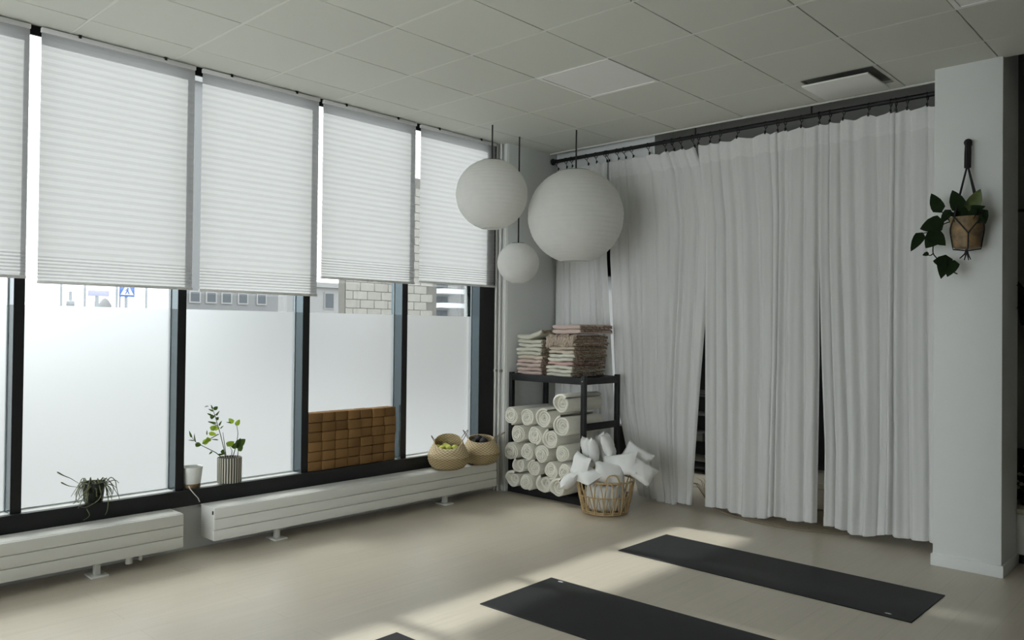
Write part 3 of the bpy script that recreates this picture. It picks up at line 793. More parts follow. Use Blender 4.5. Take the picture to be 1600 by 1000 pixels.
for k in range(10):
    c = cols[k]; hh = .0345 if k < 9 else .045
    throw(-4.828 + .006 * sin(k * 2.1), 5.60, z, .30, .46, hh, M[c], M['fringe'], ('pale cream' if 'cream' in c else 'beige' if 'beige' in c else 'dusty pink') + ' folded throw in the left stack on the rack, ' + tags_l[9 - k], 100 + k, shear=.10 if k == 9 else 0)
    z += hh + .0015
z = 1.085
cols = ['throw_cream', 'throw_cream', 'throw_cream', 'throw_rose', 'throw_cream', 'throw_cream', 'throw_beige', 'throw_beige', 'throw_beige']
tags_r = ['lowest', 'second from the bottom', 'third from the bottom', 'fourth from the bottom, pinkest', 'fifth from the bottom', 'sixth from the bottom', 'seventh from the bottom', 'eighth from the bottom', 'directly under the shaggy fringed one']
for k in range(9):
    hh = .0325; c = cols[k]
    throw(-4.462 + .004 * k + .006 * sin(k * 1.7), 5.60, z, .285 + .004 * (k % 3), .48, hh, M[c], M['fringe'], ('pale cream' if 'cream' in c else 'beige' if 'beige' in c else 'rose pink') + ' folded throw in the right stack on the rack, ' + tags_r[k], 200 + k)
    z += hh + .0015
sg = throw(-4.43, 5.60, z, .30, .48, .06, M['fringe_pale'], M['fringe'], 'beige folded throw with a shaggy fringe spilling over its front edge', 300)
fb = MB(); rr = random.Random(5)
for k in range(150):
    u = rr.random(); x = -4.585 + .31 * u; zz = z + rr.uniform(.035, .07)
    l = rr.uniform(.04, .085) * (1.25 if u < .15 else 1)
    fb.tube([(x, 5.375, zz), (x + rr.uniform(-.01, .01), 5.345 - rr.uniform(0, .012), zz - l * .35), (x + rr.uniform(-.02, .02), 5.335 - rr.uniform(0, .014), zz - l)], [.006, .007, .004], 5)
f = fb.build('front_fringe', M['fringe_pale'], sg); f['label'] = 'long pale fringe hanging over the stack'; f['kind'] = 'stuff'
z += .073
throw(-4.39, 5.60, z, .31, .48, .082, M['throw_pink'], M['fringe'], 'dusty pink folded throw on the very top of the right stack', 301, plies=2)

# ================================================================ RATTAN BASKET WITH CUSHIONS
bc = (-3.895, 5.295)
bk = thing('rattan_basket', (bc[0], bc[1], 0), 'golden rattan basket overflowing with small white cushions', 'basket')
zr, rt_, rb_ = .275, .236, .178
rad = lambda z: rb_ + (rt_ - rb_) * (z / zr) ** .85
MB().ring((bc[0], bc[1], zr), rt_, .0075, seg=40, n=8).build('rim', M['rattan'], bk)
MB().ring((bc[0], bc[1], .15), rad(.15), .005, seg=40).build('middle_hoop', M['rattan'], bk)
MB().ring((bc[0], bc[1], .012), rb_, .008, seg=40, n=8).ring((bc[0], bc[1], .03), rad(.03), .005, seg=40).build('bottom_hoop', M['rattan'], bk)
MB().lathe([(.0001, .01), (rb_, .01), (rb_, .016), (.0001, .016)], (bc[0], bc[1], 0), 32).build('base', M['rattan'], bk)
NL = 16
for k in range(NL):
    a0 = 2 * pi * k / NL; wdt = 2 * pi / NL * .92
    pts = []
    for i in range(15):
        q = i / 14
        s = -1 + 2 * q
        zz = (zr - .006) * (1 - abs(s) ** 3.2) + .014
        a = a0 + wdt * .5 * (s * (1.18 - .35 * (1 - abs(s))))
        pts.append((bc[0] + (rad(zz) + .004) * cos(a), bc[1] + (rad(zz) + .004) * sin(a), zz))
    MB().tube(pts, .0052, 6).build('loop', M['rattan'], bk)
    pts = []
    for i in range(9):
        s = -1 + 2 * i / 8
        zz = .15 + (zr - .02 - .15) * 0 - (.13) * (1 - abs(s) ** 2.5)
        a = a0 + wdt * .5 + wdt * .5 * s
        pts.append((bc[0] + (rad(zz) + .001) * cos(a), bc[1] + (rad(zz) + .001) * sin(a), zz))
    MB().tube(pts, .0042, 5).build('lower_loop', M['rattan'], bk)
va = math.atan2(-bc[1], -bc[0])
for da in (.25, pi + .25):
    pts = []
    for i in range(11):
        s = -1 + 2 * i / 10; a = va + da + .26 * s
        zz = zr + .068 * (1 - abs(s) ** 3)
        pts.append((bc[0] + (rt_ + .003) * cos(a), bc[1] + (rt_ + .003) * sin(a), zz))
    MB().tube(pts, .006, 7).build('handle', M['rattan'], bk)

def pillow_mesh(w, h, t):
    m = MB(); n = 11
    for sgn in (1, -1):
        def fn(u, v):
            x, y = -1 + 2 * u, -1 + 2 * v
            e = (1 - x * x) * (1 - y * y)
            pinx = 1 - .10 * (1 - y * y) * 1.0; piny = 1 - .12 * (1 - x * x)
            zz = sgn * t / 2 * max(e, 0) ** .42 + .004 * sin(9 * x + 5 * y)
            if e <= 1e-6: zz = 0
            return (w / 2 * x * (1 - .07 * (1 - abs(y) ** 2)), h / 2 * y * (1 - .09 * (1 - abs(x) ** 2)), zz)
        m.grid(n, n, fn)
    return m
psrc = [pillow_mesh(.32, .20, .085).build('cushion', M['pillow'], ang=80), pillow_mesh(.26, .18, .10).build('cushion', M['pillow'], ang=80), pillow_mesh(.22, .13, .095).build('cushion', M['pillow'], ang=80)]
cu = [
 (0, (-4.055, 5.17, .375), (75, 4, -30), 'white cushion standing broadside at the left front of the rattan basket'),
 (2, (-4.085, 5.30, .495), (0, 75, 60), 'narrow white cushion standing upright at the back left of the basket, pointed top'),
 (2, (-4.00, 5.27, .50), (10, 80, 50), 'white cushion standing upright second from the left at the back of the basket'),
 (1, (-4.03, 5.42, .50), (80, 70, -40), 'white cushion peeping out behind the two upright ones'),
 (2, (-3.905, 5.35, .535), (20, 70, 30), 'tallest white cushion leaning at the back middle of the basket'),
 (0, (-3.76, 5.30, .405), (60, -12, 10), 'white cushion lying on top at the right of the basket'),
 (1, (-3.70, 5.46, .46), (70, 25, 5), 'white cushion with a raised corner at the back right of the basket'),
 (1, (-3.60, 5.36, .375), (50, 30, 20), 'white cushion poking out to the right over the basket rim'),
 (0, (-3.95, 5.12, .315), (25, 2, -20), 'white cushion lying flat over the front rim of the basket'),
 (1, (-4.10, 5.07, .255), (40, -10, -50), 'white cushion slipping over the left rim of the basket'),
 (1, (-3.78, 5.20, .345), (60, 10, 40), 'white cushion at the front right of the basket above the handle'),
 (2, (-3.8395, 5.3923, .135), 60.3, 'white cushion standing inside the basket, seen through the rattan, leftmost'),
 (2, (-3.7914, 5.3375, .135), 22.3, 'white cushion standing inside the basket, seen through the rattan, second from the left'),
 (2, (-3.7872, 5.2647, .135), -15.7, 'white cushion standing inside the basket, seen through the rattan, third from the left'),
 (2, (-3.8287, 5.2047, .135), -53.7, 'white cushion standing inside the basket, seen through the rattan, middle'),
 (2, (-3.8983, 5.1830, .135), -91.7, 'white cushion standing inside the basket, seen through the rattan, third from the right'),
 (2, (-3.9665, 5.2088, .135), -129.7, 'white cushion standing inside the basket, seen through the rattan, second from the right'),
 (2, (-4.0044, 5.2711, .135), -167.7, 'white cushion standing inside the basket, seen through the rattan, rightmost')
]

pu = set()
for (k, loc, rot, lb) in cu:
    if k in pu: o = psrc[k].copy(); C.objects.link(o)
    else: o = psrc[k]; pu.add(k)
    o.location = loc
    if isinstance(rot, tuple): o.rotation_euler = [radians(a) for a in rot]
    else:                                                # standing inside the basket, flat side outwards
        ca, sa = cos(radians(rot)), sin(radians(rot))
        o.rotation_euler = Matrix(((0, sa, ca), (0, -ca, sa), (1, 0, 0))).to_euler()
    tag(o, lb, 'cushion', 'small white cushions in the rattan basket')

# ================================================================ CORK BLOCKS IN THE WINDOW
rown = ['bottom row', 'second row from the bottom', 'third row from the bottom', 'third row from the top', 'second row from the top', 'top row']
coln = ['leftmost', 'second from the left', 'third from the left', 'middle', 'third from the right', 'second from the right', 'rightmost']
BW, BH = .1188, .0735
csrc = None; rc = random.Random(11)
for r in range(6):
    for c in range(7):
        y = 3.302 + c * BW; zb = .407 + r * BH
        if csrc is None:
            o = MB().box(-.110, 0, 0, BW - .0045, 0, BH - .0035).build('cork_block', M['cork'], bevel=.0055, seg=2)
            csrc = o
        else:
            o = csrc.copy(); C.objects.link(o)
        o.location = (-5.188 + rc.uniform(-.007, .007), y + rc.uniform(-.0008, .0008), zb)
        tag(o, 'cork yoga block in the window, %s, %s' % (rown[r], coln[c]), 'yoga block', 'cork yoga blocks stacked in the window')

# ================================================================ SEAGRASS BASKETS
def seagrass(cx, cy, s, label, lift, handles, ang0):
    z0 = .3055
    t = thing('seagrass_basket', (cx, cy, z0), label, 'basket')
    low = [(.0001, .002), (.09, 0), (.125, .012), (.152, .045), (.166, .085), (.160, .10)]
    upp = [(.160, .098), (.168, .106), (.160, .135), (.145, .165), (.128, .195), (.118, .215), (.116, .222), (.110, .222), (.109, .214), (.120, .19), (.138, .16), (.150, .12)]
    sc = lambda P: [(r * s, z * s) for r, z in P]
    rb = lambda a, i: 1 + .012 * sin(34 * a)
    def til(a, i): return (lift * cos(a - ang0)) * (max(0, upp[i][1] - .14) / .08) ** 1.5 if i < 10 else 0
    MB().lathe(sc(low), (cx, cy, z0), 102, mod=rb).build('lower_body', M['seagrass_low'], t, ang=80)
    MB().lathe(sc(upp), (cx, cy, z0), 102, mod=rb, tilt=til).build('upper_body', M['seagrass'], t, ang=80)
    for (pts) in handles:
        MB().tube([(cx + p[0], cy + p[1], z0 + p[2]) for p in pts], .0028, 6).build('handle', M['handle_cord'], t)
    return t
def hloop(a, s, z, out, h, wd):
    """a thin cord loop standing off the rim at angle a"""
    pts = []
    for i in range(9):
        q = -1 + 2 * i / 8; k = 1 - q * q
        aa = a + wd * q
        R = .113 * s + out * k
        pts.append((R * cos(aa), R * sin(aa), z + h * k))
    return pts
seagrass(-4.995, 4.545, 1.05, 'left seagrass basket on the radiator, holding yellow green balls', .05, [hloop(3.8, 1.05, .228, .03, .05, .16), hloop(1.0, 1.05, .236, .05, .09, .4)], 2.39)
seagrass(-4.995, 4.935, 1.0, 'right seagrass basket on the radiator, filled with dark bundles', .022, [hloop(3.75, 1.0, .216, .05, .075, .2), hloop(.8, 1.0, .218, .10, .06, .35)], 2.39)
bp = [(-5.055, 4.475), (-5.0, 4.48), (-4.965, 4.525), (-4.945, 4.575), (-5.0, 4.54), (-5.05, 4.56)]
bl_ = ['leftmost', 'second from the left', 'third from the left', 'rightmost', 'in the middle of the basket', 'at the back of the basket']
for k, ((x, y), lb) in enumerate(zip(bp, bl_)):
    if k == 0: o = MB().sphere((0, 0, 0), .029, 18, 12).build('massage_ball', M['ball']); b0 = o
    else: o = b0.copy(); C.objects.link(o)
    o.location = (x, y, .484 + (.004 if k > 3 else 0))
    tag(o, 'small yellow green ball in the left seagrass basket, ' + lb, 'ball', 'balls in the seagrass basket')
for k, (x, y, lb) in enumerate([(-5.03, 4.89, 'left'), (-4.97, 4.945, 'front right'), (-5.04, 4.955, 'back')]):
    o = MB().grid(13, 9, lambda u, v: (.042 * sin(pi * v) * cos(2 * pi * u), .042 * sin(pi * v) * sin(2 * pi * u), -.055 * cos(pi * v) + .02 * (v ** 3) * cos(4 * pi * u) * .3)).build('dark_bundle', M['dark_cloth'])
    o.location = (x, y, .47 + .012 * k); tag(o, 'dark cloth bundle in the right seagrass basket, ' + lb, 'bundle', 'dark bundles in the right basket')

# ================================================================ PLANTS ON THE SILL
def lathe_pot(t, c, prof, m, seg=40):
    return MB().lathe(prof, c, seg).build('pot', m, t, origin=None)
sp = thing('striped_plant_pot', (-5.237, 2.694, .4065), 'leafy sprig plant in a black and cream striped pot on the sill', 'plant')
c = (-5.237, 2.694, .4065)
MB().lathe([(.0001, 0), (.078, 0), (.082, .004), (.083, .172), (.080, .175), (.076, .172), (.074, .15), (.0001, .15)], c, 48).build('pot', M['striped'], sp)
MB().lathe([(.0001, .166), (.04, .168), (.0745, .160)], c, 24, mod=lambda a, i: 1).build('soil', M['soil'], sp)
ST = [[(-5.22, 2.653, 0.585), (-5.22, 2.642, 0.647), (-5.22, 2.615, 0.749), (-5.22, 2.593, 0.818), (-5.22, 2.572, 0.886), (-5.22, 2.557, 0.926), (-5.22, 2.543, 0.957)], [(-5.235, 2.633, 0.586), (-5.235, 2.59, 0.624), (-5.235, 2.493, 0.68), (-5.235, 2.446, 0.711), (-5.235, 2.419, 0.746)], [(-5.24, 2.67, 0.584), (-5.24, 2.655, 0.683), (-5.24, 2.643, 0.758)], [(-5.225, 2.713, 0.582), (-5.225, 2.74, 0.677), (-5.225, 2.748, 0.744), (-5.225, 2.738, 0.799), (-5.225, 2.723, 0.813)], [(-5.21, 2.694, 0.589), (-5.21, 2.697, 0.629), (-5.21, 2.682, 0.657)], [(-5.23, 2.751, 0.58), (-5.23, 2.754, 0.62), (-5.23, 2.772, 0.659)], [(-5.225, 2.604, 0.75), (-5.225, 2.529, 0.717), (-5.225, 2.488, 0.695)], [(-5.22, 2.565, 0.879), (-5.22, 2.606, 0.91)], [(-5.225, 2.596, 0.81), (-5.225, 2.527, 0.842)]]
for pts in ST:
    MB().tube(pts, [.0035 - .0018 * i / (len(pts) - 1) for i in range(len(pts))], 6).build('stem', M['stem'], sp)
vd = Vector((.69, -.72, .12))
rl = random.Random(21)
for (b, tp_, w_, bright) in [((-5.225, 2.532, 0.947), (-5.207, 2.49, 0.946), 0.0122, False), ((-5.225, 2.563, 0.912), (-5.207, 2.517, 0.933), 0.0122, False), ((-5.225, 2.567, 0.919), (-5.243, 2.603, 0.941), 0.0279, False), ((-5.225, 2.553, 0.886), (-5.242, 2.527, 0.899), 0.0139, False), ((-5.225, 2.54, 0.871), (-5.212, 2.569, 0.877), 0.0349, False), ((-5.225, 2.585, 0.878), (-5.216, 2.604, 0.912), 0.0139, False), ((-5.225, 2.585, 0.851), (-5.218, 2.6, 0.87), 0.0244, False), ((-5.225, 2.589, 0.827), (-5.233, 2.53, 0.845), 0.0139, False), ((-5.225, 2.607, 0.806), (-5.221, 2.625, 0.842), 0.0157, False), ((-5.225, 2.603, 0.783), (-5.221, 2.563, 0.813), 0.0366, True), ((-5.225, 2.548, 0.781), (-5.222, 2.584, 0.812), 0.0392, True), ((-5.225, 2.531, 0.766), (-5.239, 2.597, 0.746), 0.0296, True), ((-5.225, 2.617, 0.785), (-5.228, 2.643, 0.806), 0.0122, False), ((-5.225, 2.521, 0.751), (-5.229, 2.523, 0.786), 0.0087, False), ((-5.225, 2.542, 0.729), (-5.216, 2.508, 0.704), 0.0366, True), ((-5.225, 2.414, 0.744), (-5.205, 2.386, 0.797), 0.0139, False), ((-5.225, 2.444, 0.712), (-5.207, 2.425, 0.774), 0.0139, False), ((-5.225, 2.434, 0.719), (-5.223, 2.386, 0.728), 0.0105, False), ((-5.225, 2.438, 0.7), (-5.227, 2.483, 0.685), 0.0349, False), ((-5.225, 2.488, 0.695), (-5.234, 2.547, 0.721), 0.0366, True), ((-5.225, 2.605, 0.71), (-5.244, 2.558, 0.716), 0.0087, False), ((-5.225, 2.712, 0.818), (-5.244, 2.686, 0.852), 0.0349, True), ((-5.225, 2.731, 0.799), (-5.226, 2.76, 0.841), 0.0331, True), ((-5.225, 2.695, 0.822), (-5.232, 2.66, 0.828), 0.0087, False), ((-5.225, 2.669, 0.657), (-5.23, 2.724, 0.688), 0.054, True), ((-5.225, 2.712, 0.639), (-5.209, 2.724, 0.68), 0.0383, False), ((-5.225, 2.74, 0.65), (-5.224, 2.805, 0.698), 0.0627, False), ((-5.225, 2.748, 0.622), (-5.223, 2.786, 0.649), 0.0383, False), ((-5.225, 2.62, 0.628), (-5.236, 2.661, 0.61), 0.0366, False), ((-5.225, 2.599, 0.607), (-5.244, 2.658, 0.602), 0.0139, False), ((-5.225, 2.561, 0.635), (-5.232, 2.54, 0.616), 0.0122, False), ((-5.225, 2.741, 0.636), (-5.24, 2.776, 0.706), 0.0436, False), ((-5.225, 2.56, 0.926), (-5.225, 2.549, 0.956), 0.0122, False)]:
    n = vd + Vector((rl.uniform(-.5, .5), rl.uniform(-.5, .5), rl.uniform(-.4, .5)))
    MB().leaf(b, tp_, w_, n, curl=.18).build('leaf', M['leaf_backlit' if bright else 'leaf_dark'], sp, ang=80)
wp = thing('white_planter', (-5.245, 2.425, .4065), 'empty plain white planter half behind the black mullion', 'planter')
c = (-5.245, 2.425, .4065)
MB().lathe([(.0001, 0), (.052, 0), (.058, .006), (.070, .11), (.073, .135), (.071, .140), (.066, .136), (.060, .05), (.0001, .04)], c, 40).build('pot', M['white_pot'], wp)
MB().lathe([(.052, -.0005), (.0585, .002), (.0605, .028), (.0575, .03)], c, 40).build('tan_foot', M['tan_pot'], wp)  # tan band around the foot of the pot
cb = tag(MB().tube([(-5.165, 2.372, .43), (-5.150, 2.375, .412), (-5.1485, 2.40, .38), (-5.150, 2.43, .345), (-5.165, 2.45, .31), (-5.205, 2.455, .28)], .0035, 6).build('power_cord', M['white'], origin=(-5.15, 2.4, .28)), 'thin white cord hanging over the black rail between the radiators', 'cord')
dp = thing('trailing_plant', (-5.238, 1.803, .4065), 'trailing spidery plant in a small dark pot on the sill at left', 'plant')
c = (-5.238, 1.803, .4065)
MB().lathe([(.0001, 0), (.050, 0), (.054, .004), (.066, .112), (.069, .118), (.064, .12), (.058, .105), (.0001, .1)], c, 32).build('pot', M['black_pot'], dp)
MB().lathe([(.0001, .112), (.06, .108)], c, 20).build('soil', M['soil'], dp)
